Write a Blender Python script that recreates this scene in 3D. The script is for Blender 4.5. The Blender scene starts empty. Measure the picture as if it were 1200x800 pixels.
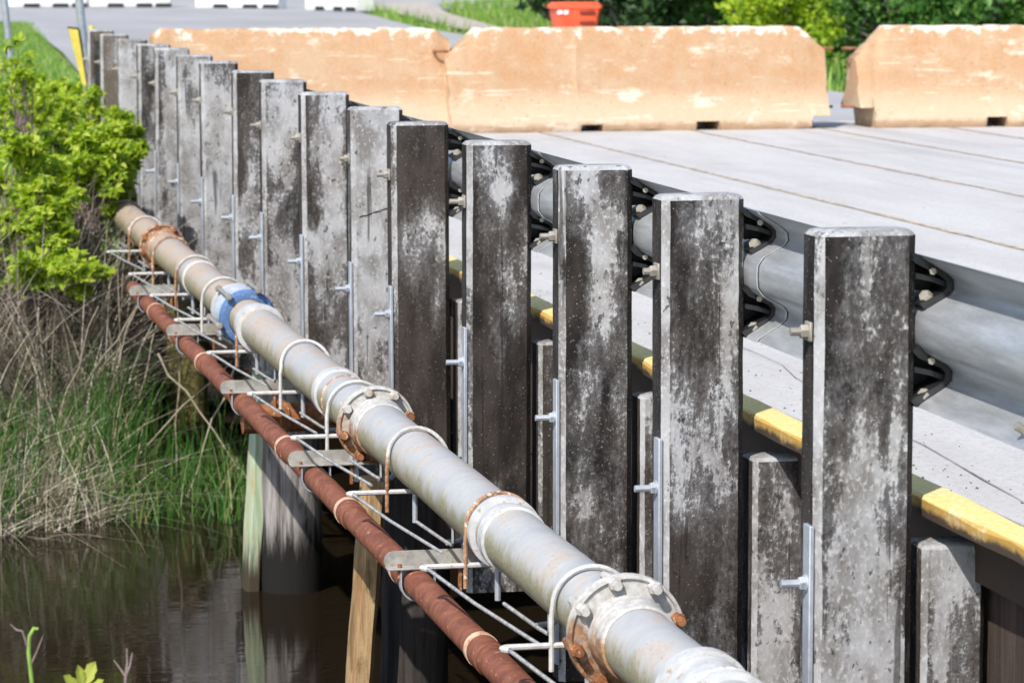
import bpy, bmesh, math, random
import numpy as np
from mathutils import Vector, Matrix

random.seed(7)
rng = np.random.default_rng(11)
R = math.radians
sc = bpy.context.scene
COL = sc.collection

# ------------------------------------------------------------------ camera, sky, sun, exposure
PITCH, YAW = R(6.783), R(12.094)
cam_data = bpy.data.cameras.new("camera")
cam = bpy.data.objects.new("camera", cam_data)
COL.objects.link(cam)
cam.location = (0, 0, 0)
cam.rotation_euler = (R(90) - PITCH, 0, -YAW)
cam_data.sensor_width = 36
cam_data.lens = 114
cam_data.clip_start = 0.1
cam_data.clip_end = 2000
cam_data.dof.use_dof = True
cam_data.dof.focus_distance = 9.0
cam_data.dof.aperture_fstop = 9.0
sc.camera = cam

SUN_EL, SUN_AZ = 45.0, 39.0          # azimuth measured from straight behind the viewer towards the left
world = bpy.data.worlds.new("World")
sc.world = world
world.use_nodes = True
wn = world.node_tree
bg = wn.nodes["Background"]
sky = wn.nodes.new("ShaderNodeTexSky")
sky.sky_type = 'NISHITA'
sky.sun_disc = False
sky.sun_elevation = R(SUN_EL)
sky.sun_rotation = R(180 + SUN_AZ)
wn.links.new(sky.outputs[0], bg.inputs[0])
bg.inputs[1].default_value = 0.15

sun_d = bpy.data.lights.new("sun", 'SUN')
sun_d.energy = 4.0
sun_d.angle = R(0.5)
sun_d.color = (1.0, 0.955, 0.89)
sun = bpy.data.objects.new("sun", sun_d)
COL.objects.link(sun)
to_sun = Vector((-math.sin(R(SUN_AZ)) * math.cos(R(SUN_EL)), -math.cos(R(SUN_AZ)) * math.cos(R(SUN_EL)), math.sin(R(SUN_EL))))
sun.rotation_euler = to_sun.to_track_quat('Z', 'Y').to_euler()
sun.location = (-8, -8, 14)

vs = sc.view_settings
vs.view_transform = 'Standard'
vs.look = 'None'
vs.gamma = 1.0
vs.exposure = 0.55

# ------------------------------------------------------------------ material helpers
class MT:
    def __init__(s, name):
        s.m = bpy.data.materials.new(name)
        s.m.use_nodes = True
        s.t = s.m.node_tree
        s.b = s.t.nodes["Principled BSDF"]
        s.co = s.t.nodes.new("ShaderNodeTexCoord")
        s.oi = s.t.nodes.new("ShaderNodeObjectInfo")
        mul = s.vmath('MULTIPLY', s.oi.outputs['Random'], (37.0, 53.0, 71.0))
        s.base = s.vmath('ADD', s.co.outputs['Object'], mul)
    def new(s, t): return s.t.nodes.new(t)
    def link(s, a, b): s.t.links.new(a, b)
    def put(s, sock, v):
        if isinstance(v, bpy.types.NodeSocket): s.link(v, sock)
        else: sock.default_value = v
    def vmath(s, op, a, b):
        n = s.new("ShaderNodeVectorMath"); n.operation = op
        s.put(n.inputs[0], a); s.put(n.inputs[1], b)
        return n.outputs[0]
    def math(s, op, a, b=0.0, clamp=False):
        n = s.new("ShaderNodeMath"); n.operation = op; n.use_clamp = clamp
        s.put(n.inputs[0], a); s.put(n.inputs[1], b)
        return n.outputs[0]
    def noise(s, scale, detail=4, rough=0.55, stretch=(1, 1, 1), off=0.0, dist=0.0, vec=None):
        v = s.vmath('MULTIPLY', vec or s.base, stretch)
        if off: v = s.vmath('ADD', v, (off, off * 1.7, off * 2.3))
        n = s.new("ShaderNodeTexNoise")
        n.inputs['Scale'].default_value = scale
        n.inputs['Detail'].default_value = detail
        n.inputs['Roughness'].default_value = rough
        n.inputs['Distortion'].default_value = dist
        s.link(v, n.inputs['Vector'])
        return n.outputs[0]
    def voro(s, scale, stretch=(1, 1, 1), feature='F1', out='Distance'):
        n = s.new("ShaderNodeTexVoronoi"); n.feature = feature
        n.inputs['Scale'].default_value = scale
        s.link(s.vmath('MULTIPLY', s.base, stretch), n.inputs['Vector'])
        return n.outputs[out]
    def step(s, v, lo, hi):
        n = s.new("ShaderNodeMapRange"); n.interpolation_type = 'SMOOTHSTEP'
        s.put(n.inputs['Value'], v); s.put(n.inputs['From Min'], lo); s.put(n.inputs['From Max'], hi)
        return n.outputs[0]
    def mix(s, f, a, b):
        n = s.new("ShaderNodeMix"); n.data_type = 'RGBA'
        s.put(n.inputs[0], f)
        s.put(n.inputs[6], a if isinstance(a, bpy.types.NodeSocket) else (*a, 1))
        s.put(n.inputs[7], b if isinstance(b, bpy.types.NodeSocket) else (*b, 1))
        return n.outputs[2]
    def island(s):
        return s.new("ShaderNodeNewGeometry").outputs['Random Per Island']
    def ramp(s, f, stops):
        n = s.new("ShaderNodeValToRGB")
        e = n.color_ramp.elements
        while len(e) < len(stops): e.new(0.5)
        for k, (p, c) in enumerate(stops):
            e[k].position = p; e[k].color = (*c, 1)
        s.put(n.inputs[0], f)
        return n.outputs[0]
    def sep(s):
        n = s.new("ShaderNodeSeparateXYZ"); s.link(s.co.outputs['Object'], n.inputs[0]); return n.outputs
    def col(s, c): s.put(s.b.inputs['Base Color'], c if isinstance(c, bpy.types.NodeSocket) else (*c, 1)); return s
    def rough(s, v): s.put(s.b.inputs['Roughness'], v); return s
    def metal(s, v): s.put(s.b.inputs['Metallic'], v); return s
    def spec(s, v): s.b.inputs['Specular IOR Level'].default_value = v; return s
    def bump(s, h, strength=0.4, dist=0.004):
        n = s.new("ShaderNodeBump"); n.inputs['Strength'].default_value = strength; n.inputs['Distance'].default_value = dist
        s.link(h, n.inputs['Height']); s.link(n.outputs[0], s.b.inputs['Normal']); return s

M = {}

def post_mat(name, shift, centre):
    """weathered dark post with pale lichen and peeling skin; the object's colour (red channel) sets how much is pale"""
    t = MT(name)
    sp = t.new("ShaderNodeSeparateColor"); t.link(t.oi.outputs['Color'], sp.inputs[0])
    amt, brown = sp.outputs[0], sp.outputs[1]
    P = t.sep()
    big = t.noise(5.2, 9, 0.64, (1, 1, 0.45), dist=0.3)
    streak = t.noise(24, 4, 0.6, (1, 1, 0.10), off=3)
    fine = t.noise(95, 5, 0.7, (1, 1, 0.7), off=9)
    stain = t.noise(2.3, 5, 0.55, (1.3, 1, 0.7), off=50, dist=0.5)
    v = t.math('ADD', t.math('ADD', t.math('MULTIPLY', t.math('SUBTRACT', big, 0.5), 1.0), t.math('MULTIPLY', t.math('SUBTRACT', stain, 0.5), 1.25)), t.math('MULTIPLY', t.math('SUBTRACT', streak, 0.5), 0.36))
    v = t.math('ADD', v, t.math('MULTIPLY', t.math('SUBTRACT', fine, 0.5), 0.34))
    # the pale skin survives best along the middle of the face
    xx = t.math('DIVIDE', P[0], 0.11)
    v = t.math('ADD', v, t.math('SUBTRACT', 0.06, t.math('MULTIPLY', t.math('MULTIPLY', xx, xx), centre)))
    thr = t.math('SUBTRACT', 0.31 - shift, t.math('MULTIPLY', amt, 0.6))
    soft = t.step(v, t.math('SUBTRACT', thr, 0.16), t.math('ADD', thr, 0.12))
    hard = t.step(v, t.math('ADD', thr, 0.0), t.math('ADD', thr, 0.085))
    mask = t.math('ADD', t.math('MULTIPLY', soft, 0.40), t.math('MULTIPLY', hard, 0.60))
    mott = t.noise(12, 5, 0.6, (1, 1, 0.4), off=5)
    dark = t.mix(t.step(mott, 0.35, 0.65), (0.014, 0.012, 0.0112), (0.046, 0.038, 0.035))
    dark = t.mix(brown, dark, t.mix(t.step(fine, 0.3, 0.7), (0.085, 0.066, 0.052), (0.16, 0.13, 0.105)))
    lm = t.noise(9, 4, 0.6, (1, 1, 0.6), off=21)
    light = t.mix(t.step(lm, 0.35, 0.65), (0.18, 0.17, 0.162), (0.37, 0.37, 0.38))
    light = t.mix(t.math('MULTIPLY', t.step(fine, 0.50, 0.68), 0.75), light, (0.50, 0.50, 0.505))
    c = t.mix(mask, dark, light)
    speck = t.step(t.noise(150, 2, 0.5, off=70), 0.66, 0.70)
    c = t.mix(t.math('MULTIPLY', speck, 0.5), c, (0.36, 0.34, 0.31))
    pit = t.math('MULTIPLY', t.step(t.noise(48, 4, 0.6, (1, 1, 0.6), off=17), 0.61, 0.66), t.step(t.noise(9, 2, off=31), 0.42, 0.56))
    c = t.mix(t.math('MULTIPLY', pit, 0.75), c, (0.03, 0.026, 0.023))
    check = t.step(t.noise(30, 3, 0.5, (1, 1, 0.035), off=120, dist=0.4), 0.655, 0.69)
    c = t.mix(t.math('MULTIPLY', check, 0.7), c, (0.018, 0.015, 0.013))
    t.col(c).rough(0.92).spec(0.2)
    h = t.math('ADD', t.math('ADD', t.math('MULTIPLY', hard, 0.7), t.math('MULTIPLY', fine, 0.6)), t.math('MULTIPLY', pit, -0.6))
    t.bump(h, 0.7, 0.004)
    return t.m
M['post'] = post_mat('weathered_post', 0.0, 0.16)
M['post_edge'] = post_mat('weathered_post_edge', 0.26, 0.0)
M['post_side'] = post_mat('weathered_shaded_post_side', -0.30, 0.0)  # darker copy: brown sides, plus shade painted on chamfers facing away from sun

def simple(name, c, rough=0.6, metal=0.0, var=0.25, scale=30, bump=0.0):
    t = MT(name)
    n = t.noise(scale, 5, 0.6)
    c2 = tuple(x * (1 - var) for x in c); c3 = tuple(min(1, x * (1 + var)) for x in c)
    t.col(t.mix(t.step(n, 0.3, 0.7), c2, c3)).rough(rough).metal(metal)
    if bump: t.bump(n, bump, 0.003)
    return t.m

def galv(name, base, metal, stretch=(1, 1, 1)):
    t = MT(name)
    n = t.noise(18, 6, 0.65, stretch); f = t.noise(140, 3, 0.6, stretch, off=4)
    v = t.math('ADD', t.math('MULTIPLY', n, 0.7), t.math('MULTIPLY', f, 0.3))
    t.col(t.mix(t.step(v, 0.3, 0.7), tuple(x * 0.72 for x in base), base)).metal(metal)
    t.rough(t.math('ADD', 0.34, t.math('MULTIPLY', n, 0.3)))
    t.bump(f, 0.15, 0.001)
    return t.m
M['galv_rail'] = galv('galvanised_rail', (0.58, 0.595, 0.61), 0.66, (1, 0.25, 2.5))
M['galv'] = galv('galvanised_strap', (0.46, 0.49, 0.54), 0.35)
M['bolt'] = galv('zinc_bolt', (0.36, 0.33, 0.28), 0.3)
M['pole'] = galv('galvanised_pole', (0.42, 0.45, 0.50), 0.5)
M['black'] = simple('black_bracket_and_shadow', (0.012, 0.012, 0.014), 0.42, 0, 0.4, 40)

def pipe_mat(name, rusty):
    t = MT(name)
    P = t.sep()
    n = t.noise(7, 6, 0.65, (1, 0.8, 1), dist=0.6)
    rings = t.noise(34, 4, 0.6, (0.25, 1, 0.25), off=7)
    f = t.noise(90, 4, 0.6, off=2)
    c = t.mix(t.step(n, 0.35, 0.7), (0.335, 0.34, 0.345), (0.43, 0.43, 0.43))
    r = t.math('ADD', t.math('MULTIPLY', n, 0.7), t.math('MULTIPLY', rings, 0.3))
    # old rust stain grows along the run (object y = distance from the near end)
    far = t.step(P[1], 5.0, 15.0)
    thr = t.math('SUBTRACT', 0.490, t.math('MULTIPLY', far, 0.13))
    st = t.step(r, thr, t.math('ADD', thr, 0.13))
    tan = t.mix(t.step(f, 0.4, 0.65), (0.42, 0.325, 0.235), (0.34, 0.21, 0.125))
    c = t.mix(t.math('MULTIPLY', st, t.math('ADD', 0.52, t.math('MULTIPLY', far, 0.3))), c, tan)
    # algae and grime on the low flank: it grows where the pipe stays wet
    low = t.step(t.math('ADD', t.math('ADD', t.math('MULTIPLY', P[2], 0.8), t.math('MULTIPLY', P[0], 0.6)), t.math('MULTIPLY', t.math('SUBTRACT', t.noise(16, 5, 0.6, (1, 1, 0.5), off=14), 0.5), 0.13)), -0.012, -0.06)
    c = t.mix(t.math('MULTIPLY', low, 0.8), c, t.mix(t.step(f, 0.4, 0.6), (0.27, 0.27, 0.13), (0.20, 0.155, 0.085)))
    sc_ = t.step(t.noise(130, 2, 0.5, (1, 0.3, 1), off=40), 0.68, 0.73)
    c = t.mix(t.math('MULTIPLY', sc_, 0.6), c, (0.25, 0.2, 0.15))
    t.col(c).rough(0.5).spec(0.35)
    t.bump(t.math('ADD', f, t.math('MULTIPLY', rings, 0.6)), 0.12, 0.002)
    return t.m
M['pipe'] = pipe_mat('pale_grey_pipe', 0)

def rust_mat(name, a, b, spots, thr=0.6, rough=0.8, scale=22):
    t = MT(name)
    n = t.noise(scale, 6, 0.65); f = t.noise(scale * 2.6, 4, 0.6, off=5)
    c = t.mix(t.step(n, 0.32, 0.68), a, b)
    c = t.mix(t.step(f, thr, thr + 0.06), c, spots)
    t.col(c).rough(rough).spec(0.25)
    t.bump(t.math('ADD', n, f), 0.35, 0.003)
    return t.m
M['red_pipe'] = rust_mat('rusty_red_pipe', (0.13, 0.042, 0.023), (0.235, 0.085, 0.048), (0.46, 0.26, 0.17), 0.64, 0.66)
M['red_joint'] = rust_mat('pale_pipe_joint', (0.42, 0.22, 0.13), (0.62, 0.45, 0.33), (0.3, 0.1, 0.05), 0.6, 0.7)
M['rust'] = rust_mat('rust', (0.13, 0.045, 0.018), (0.33, 0.14, 0.06), (0.5, 0.36, 0.24), 0.6)
def flange_mat():
    t = MT('rust_streaked_white_casting')
    P = t.sep()
    n = t.noise(11, 7, 0.68, dist=0.4); f = t.noise(60, 5, 0.65, off=5)
    c = t.mix(t.step(f, 0.35, 0.7), (0.36, 0.345, 0.32), (0.52, 0.51, 0.49))
    # rust bleeds down and gathers on the outer lower side, where the paint never dried
    v = t.math('ADD', t.math('ADD', t.math('MULTIPLY', n, 0.8), t.math('MULTIPLY', f, 0.2)), t.math('MULTIPLY', t.math('ADD', P[2], t.math('MULTIPLY', P[0], 0.8)), -1.7))
    r = t.mix(t.step(f, 0.38, 0.62), (0.17, 0.075, 0.035), (0.36, 0.20, 0.10))
    c = t.mix(t.math('MULTIPLY', t.step(v, 0.50, 0.68), 0.95), c, r)
    t.col(c).rough(0.75).spec(0.25).bump(t.math('ADD', n, f), 0.4, 0.003)
    return t.m
M['rust_pale'] = flange_mat()
M['rust_brown'] = rust_mat('rusty_clamp', (0.2, 0.09, 0.05), (0.42, 0.25, 0.15), (0.55, 0.45, 0.35), 0.56)
M['white_paint'] = rust_mat('chalky_white_paint', (0.38, 0.385, 0.385), (0.51, 0.51, 0.505), (0.34, 0.26, 0.18), 0.60, 0.5)
M['blue'] = rust_mat('blue_coupling', (0.06, 0.12, 0.26), (0.10, 0.18, 0.34), (0.28, 0.32, 0.38), 0.60, 0.5)
M['blue_pale'] = rust_mat('faded_blue_paint', (0.28, 0.34, 0.43), (0.42, 0.46, 0.52), (0.20, 0.28, 0.42), 0.60, 0.5)
M['rod'] = rust_mat('pale_rod', (0.42, 0.41, 0.39), (0.56, 0.55, 0.53), (0.33, 0.18, 0.1), 0.64, 0.5, 40)
M['angle'] = rust_mat('weathered_angle', (0.22, 0.21, 0.19), (0.36, 0.345, 0.315), (0.32, 0.2, 0.12), 0.62, 0.55)
M['rod_dark'] = rust_mat('dull_rod', (0.20, 0.20, 0.20), (0.38, 0.38, 0.37), (0.25, 0.13, 0.07), 0.6, 0.5, 40)

def barrier_mat():
    t = MT('stained_concrete_barrier')
    P = t.sep()
    n = t.noise(2.2, 7, 0.62, (1, 1, 1.6), dist=0.3); m2 = t.noise(9, 6, 0.6, off=8); f = t.noise(60, 4, 0.6, off=3)
    drip = t.noise(14, 4, 0.55, (1, 1, 0.12), off=15)
    v = t.math('ADD', t.math('MULTIPLY', n, 0.6), t.math('MULTIPLY', m2, 0.25)); v = t.math('ADD', v, t.math('MULTIPLY', drip, 0.15))
    c = t.mix(t.step(v, 0.33, 0.68), (0.42, 0.225, 0.108), (0.45, 0.315, 0.20))
    # foot mixed towards a paler cream, with a ragged upper edge
    foot = t.step(t.math('ADD', P[2], t.math('MULTIPLY', t.math('SUBTRACT', t.math('ADD', t.math('MULTIPLY', n, 0.6), t.math('MULTIPLY', m2, 0.4)), 0.5), 0.7)), 0.38, 0.10)
    c = t.mix(t.math('MULTIPLY', foot, 0.55), c, (0.53, 0.44, 0.33))
    mud = t.step(t.math('ADD', P[2], t.math('MULTIPLY', t.math('SUBTRACT', m2, 0.5), 0.12)), 0.075, 0.03)
    c = t.mix(t.math('MULTIPLY', mud, 0.6), c, (0.30, 0.17, 0.08))
    chip = t.step(t.math('ADD', P[2], t.math('ADD', t.math('MULTIPLY', t.math('SUBTRACT', m2, 0.5), 0.45), t.math('MULTIPLY', t.math('SUBTRACT', n, 0.5), 0.4))), 0.755, 0.79)
    c = t.mix(t.math('MULTIPLY', chip, 0.85), c, (0.66, 0.59, 0.50))
    sc_ = t.step(t.noise(5, 7, 0.7, (0.6, 1, 1.2), off=23), 0.56, 0.68)
    c = t.mix(t.math('MULTIPLY', sc_, 0.6), c, (0.70, 0.62, 0.52))
    pit = t.math('MULTIPLY', t.step(t.voro(17), 0.15, 0.09), t.step(t.noise(6, 2, off=44), 0.47, 0.56))
    scrape = t.math('MULTIPLY', t.step(t.noise(8, 5, 0.6, (0.22, 1, 4.0), off=61), 0.60, 0.64), t.step(n, 0.45, 0.55))
    c = t.mix(t.math('MULTIPLY', scrape, 0.5), c, (0.68, 0.60, 0.48))
    c = t.mix(t.math('MULTIPLY', pit, 0.7), c, (0.22, 0.12, 0.06))
    c = t.mix(t.math('MULTIPLY', t.step(f, 0.35, 0.75), 0.25), c, (0.62, 0.5, 0.38))
    t.col(c).rough(0.95).spec(0.15)
    t.bump(t.math('ADD', m2, f), 0.4, 0.008)
    return t.m
M['barrier'] = barrier_mat()

def deck_mat():
    t = MT('bridge_concrete')
    n = t.noise(1.1, 6, 0.65, (1, 0.3, 1)); f = t.noise(45, 5, 0.7, off=3); s = t.noise(6, 5, 0.6, (1, 0.15, 1), off=9)
    v = t.math('ADD', t.math('MULTIPLY', n, 0.6), t.math('MULTIPLY', s, 0.4))
    c = t.mix(t.step(v, 0.3, 0.7), (0.43, 0.415, 0.40), (0.53, 0.515, 0.50))
    c = t.mix(t.math('MULTIPLY', t.step(f, 0.4, 0.7), 0.3), c, (0.36, 0.35, 0.34))
    blot = t.step(t.noise(0.8, 6, 0.7, off=80), 0.52, 0.70)
    c = t.mix(t.math('MULTIPLY', blot, 0.4), c, (0.30, 0.285, 0.27))
    agg = t.step(t.noise(120, 2, 0.5, off=90), 0.60, 0.66)
    c = t.mix(t.math('MULTIPLY', agg, 0.5), c, (0.24, 0.22, 0.20))
    gr = t.step(t.noise(38, 4, 0.75, (1, 0.5, 1), off=95), 0.45, 0.7)
    c = t.mix(t.math('MULTIPLY', gr, 0.35), c, (0.31, 0.30, 0.285))
    tyre = t.math('MULTIPLY', t.step(t.noise(3.0, 4, 0.6, (1.4, 0.035, 1), off=33), 0.55, 0.66), 0.28)
    c = t.mix(tyre, c, (0.24, 0.235, 0.235))
    spot = t.math('MULTIPLY', t.step(t.voro(5.0, (1, 0.55, 1)), 0.07, 0.045), t.step(t.noise(1.7, 2, off=60), 0.45, 0.55))
    c = t.mix(t.math('MULTIPLY', spot, 0.7), c, (0.12, 0.11, 0.1))
    t.col(c).rough(0.9).spec(0.2).bump(f, 0.25, 0.003)
    return t.m
M['deck'] = deck_mat()
M['joint'] = simple('joint_filler', (0.40, 0.32, 0.235), 0.95, 0, 0.45, 20)
M['dark_joint'] = simple('dark_crack', (0.24, 0.21, 0.185), 0.95, 0, 0.4, 20)

def asphalt_mat():
    t = MT('worn_asphalt')
    n = t.noise(0.35, 5, 0.6, (1, 0.25, 1)); f = t.noise(30, 4, 0.7, off=3)
    c = t.mix(t.step(n, 0.3, 0.7), (0.30, 0.295, 0.30), (0.38, 0.375, 0.38))
    c = t.mix(t.math('MULTIPLY', t.step(f, 0.4, 0.7), 0.3), c, (0.20, 0.2, 0.21))
    t.col(c).rough(0.9).spec(0.2).bump(f, 0.3, 0.004)
    return t.m
M['asphalt'] = asphalt_mat()
M['gravel'] = simple('pale_gravel', (0.40, 0.35, 0.30), 0.95, 0, 0.3, 6, 0.4)

def curb_mat():
    t = MT('yellow_curb_paint')
    P = t.sep()
    n = t.noise(16, 6, 0.65, (1, 0.6, 1)); f = t.noise(70, 4, 0.6, off=5); lo = t.noise(2.2, 4, 0.5, off=11)
    edge = t.math('ADD', P[2], t.math('MULTIPLY', t.math('SUBTRACT', n, 0.5), 0.05))
    paint = t.step(edge, -0.034, -0.016)
    y = t.mix(t.step(f, 0.35, 0.7), (0.66, 0.50, 0.17), (0.76, 0.63, 0.30))
    side = t.step(P[2], -0.001, -0.006)
    y = t.mix(side, y, (0.46, 0.28, 0.07))
    worn = t.math('MULTIPLY', t.step(t.math('ADD', t.math('MULTIPLY', n, 0.6), t.math('MULTIPLY', f, 0.4)), 0.52, 0.62), 0.5)
    y = t.mix(worn, y, (0.58, 0.52, 0.38))
    scab = t.math('MULTIPLY', t.step(lo, 0.68, 0.71), t.step(P[0], 0.04, 0.015))
    y = t.mix(scab, y, (0.10, 0.065, 0.02))
    t.col(t.mix(paint, (0.06, 0.042, 0.032), y)).rough(0.85).spec(0.25).bump(t.math('ADD', n, f), 0.4, 0.004)
    return t.m
M['curb'] = curb_mat()

def wood_mat(name, a, b, pale=None, pthr=0.6, st=(1, 1, 0.06), zdark=None, zcol=(0.012, 0.011, 0.01)):
    t = MT(name)
    P = t.sep()
    n = t.noise(34, 5, 0.65, st, dist=0.3); big = t.noise(4, 5, 0.6, (1, 1, 0.5), off=4); f = t.noise(80, 4, 0.65, off=2)
    c = t.mix(t.step(n, 0.32, 0.68), a, b)
    if pale:
        v = t.math('ADD', t.math('MULTIPLY', big, 0.6), t.math('MULTIPLY', n, 0.4))
        c = t.mix(t.step(v, pthr, pthr + 0.08), c, pale)
    if zdark is not None:      # wet tide stain up to this height above the water
        w = t.step(t.math('ADD', P[2], t.math('MULTIPLY', t.math('SUBTRACT', n, 0.5), 0.4)), zdark + 0.1, zdark - 0.08)
        c = t.mix(w, c, zcol)
    t.col(c).rough(0.88).spec(0.2).bump(t.math('ADD', n, t.math('MULTIPLY', f, 0.5)), 0.6, 0.006)
    return t.m
M['fascia'] = wood_mat('brown_fascia', (0.045, 0.032, 0.026), (0.085, 0.062, 0.050), (0.13, 0.10, 0.085), 0.6)
M['pile'] = wood_mat('grey_pile', (0.085, 0.07, 0.062), (0.36, 0.335, 0.32), (0.05, 0.04, 0.036), 0.53, zdark=0.25)
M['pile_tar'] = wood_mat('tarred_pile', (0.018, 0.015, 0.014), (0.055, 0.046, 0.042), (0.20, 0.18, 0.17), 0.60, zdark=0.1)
M['pile_moss'] = wood_mat('mossy_pile', (0.09, 0.08, 0.026), (0.20, 0.17, 0.06), (0.045, 0.04, 0.012), 0.55, zdark=0.1)
M['strut_green'] = wood_mat('green_treated_strut', (0.27, 0.35, 0.22), (0.46, 0.52, 0.39), (0.40, 0.27, 0.10), 0.51, zdark=0.16, zcol=(0.05, 0.04, 0.025))
M['strut_yellow'] = wood_mat('yellow_pine_strut', (0.22, 0.12, 0.05), (0.50, 0.36, 0.20), (0.16, 0.10, 0.045), 0.54, zdark=0.05, zcol=(0.16, 0.15, 0.05))
M['dark_wood'] = wood_mat('dark_timber', (0.02, 0.016, 0.013), (0.05, 0.04, 0.033))
M['abut'] = wood_mat('abutment_timber', (0.03, 0.024, 0.02), (0.07, 0.055, 0.045), st=(0.06, 1, 1))

def leaf_mat(name, stops, trans=0.35, rough=0.5):
    t = MT(name)
    c = t.ramp(t.island(), stops)
    t.col(c).rough(rough).spec(0.35)
    tr = t.new("ShaderNodeBsdfTranslucent")
    hs = t.new("ShaderNodeHueSaturation"); hs.inputs['Saturation'].default_value = 1.1; hs.inputs['Value'].default_value = 1.5
    t.link(c, hs.inputs['Color']); t.link(hs.outputs[0], tr.inputs[0])
    mx = t.new("ShaderNodeMixShader"); mx.inputs[0].default_value = trans
    out = t.t.nodes["Material Output"]
    t.link(t.b.outputs[0], mx.inputs[1]); t.link(tr.outputs[0], mx.inputs[2]); t.link(mx.outputs[0], out.inputs[0])
    return t.m
M['leaf_bright'] = leaf_mat('bright_spring_leaves', [(0, (0.09, 0.17, 0.014)), (0.35, (0.25, 0.365, 0.02)), (0.75, (0.38, 0.48, 0.035)), (1, (0.52, 0.57, 0.09))], 0.5)
M['leaf_mid'] = leaf_mat('mid_green_leaves', [(0, (0.03, 0.085, 0.018)), (0.5, (0.06, 0.16, 0.028)), (0.85, (0.10, 0.22, 0.04)), (1, (0.17, 0.27, 0.06))], 0.3)
M['leaf_dark'] = leaf_mat('dark_green_leaves', [(0, (0.012, 0.035, 0.010)), (0.6, (0.03, 0.075, 0.018)), (1, (0.06, 0.12, 0.03))], 0.2)
M['leaf_yellow'] = leaf_mat('yellow_green_leaf', [(0, (0.40, 0.45, 0.07)), (1, (0.5, 0.52, 0.12))], 0.4)
M['grass'] = leaf_mat('green_grass_blades', [(0, (0.025, 0.085, 0.015)), (0.5, (0.055, 0.16, 0.022)), (0.8, (0.10, 0.19, 0.035)), (1, (0.30, 0.26, 0.12))], 0.3)
M['lawn'] = leaf_mat('lawn_blades', [(0, (0.09, 0.22, 0.03)), (0.55, (0.19, 0.33, 0.05)), (0.85, (0.30, 0.40, 0.10)), (1, (0.46, 0.44, 0.24))], 0.3)
M['dead'] = leaf_mat('dead_grass', [(0, (0.14, 0.11, 0.075)), (0.35, (0.34, 0.285, 0.205)), (0.75, (0.52, 0.455, 0.345)), (1, (0.66, 0.61, 0.51))], 0.15, 0.8)
M['vine'] = leaf_mat('dead_vines', [(0, (0.028, 0.021, 0.016)), (0.45, (0.10, 0.077, 0.06)), (0.8, (0.30, 0.27, 0.215)), (1, (0.54, 0.48, 0.40))], 0.08, 0.85)
M['bark'] = wood_mat('grey_bark', (0.07, 0.06, 0.055), (0.16, 0.14, 0.13))
M['twig'] = simple('dry_twig', (0.22, 0.16, 0.15), 0.9, 0, 0.3, 60)
M['shoot'] = simple('green_shoot', (0.22, 0.34, 0.06), 0.6, 0, 0.2, 40)

def ground_mat():
    t = MT('bank_soil_and_turf')
    P = t.sep()
    n = t.noise(1.6, 6, 0.65); f = t.noise(14, 5, 0.65, off=4)
    soil = t.mix(t.step(f, 0.3, 0.7), (0.022, 0.017, 0.012), (0.065, 0.05, 0.034))
    turf = t.mix(t.step(t.math('ADD', t.math('MULTIPLY', n, 0.6), t.math('MULTIPLY', f, 0.4)), 0.35, 0.65), (0.08, 0.15, 0.03), (0.20, 0.27, 0.07))
    up = t.step(t.math('ADD', P[2], t.math('MULTIPLY', t.math('SUBTRACT', f, 0.5), 0.3)), -1.72, -1.5)
    t.col(t.mix(up, soil, turf)).rough(0.95).spec(0.1).bump(f, 0.6, 0.03)
    return t.m
M['ground'] = ground_mat()

def water_mat():
    t = MT('brown_creek_water')
    n = t.noise(3.2, 3, 0.5, (0.55, 1.5, 1)); f = t.noise(15, 3, 0.5, (0.45, 1.6, 1), off=6)
    t.col((0.013, 0.009, 0.005)).rough(0.03)
    t.b.inputs['IOR'].default_value = 1.33
    t.bump(t.math('ADD', t.math('MULTIPLY', n, 1.0), t.math('MULTIPLY', f, 0.35)), 0.055, 0.03)
    return t.m
M['water'] = water_mat()
M['orange'] = simple('orange_plastic', (0.75, 0.10, 0.035), 0.45, 0, 0.12, 8)
M['white_plastic'] = simple('white_plastic', (0.78, 0.78, 0.77), 0.5, 0, 0.07, 5)
M['slot'] = simple('dark_slot', (0.02, 0.02, 0.02), 0.9, 0, 0.3, 10)
M['slot_red'] = simple('shadowed_orange_slot', (0.22, 0.03, 0.012), 0.8, 0, 0.2, 10)
M['sign_yellow'] = simple('faded_yellow_sign', (0.78, 0.62, 0.10), 0.55, 0, 0.12, 12)
M['rebar'] = rust_mat('rusty_rebar', (0.16, 0.06, 0.03), (0.3, 0.13, 0.07), (0.4, 0.25, 0.15), 0.6)

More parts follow.
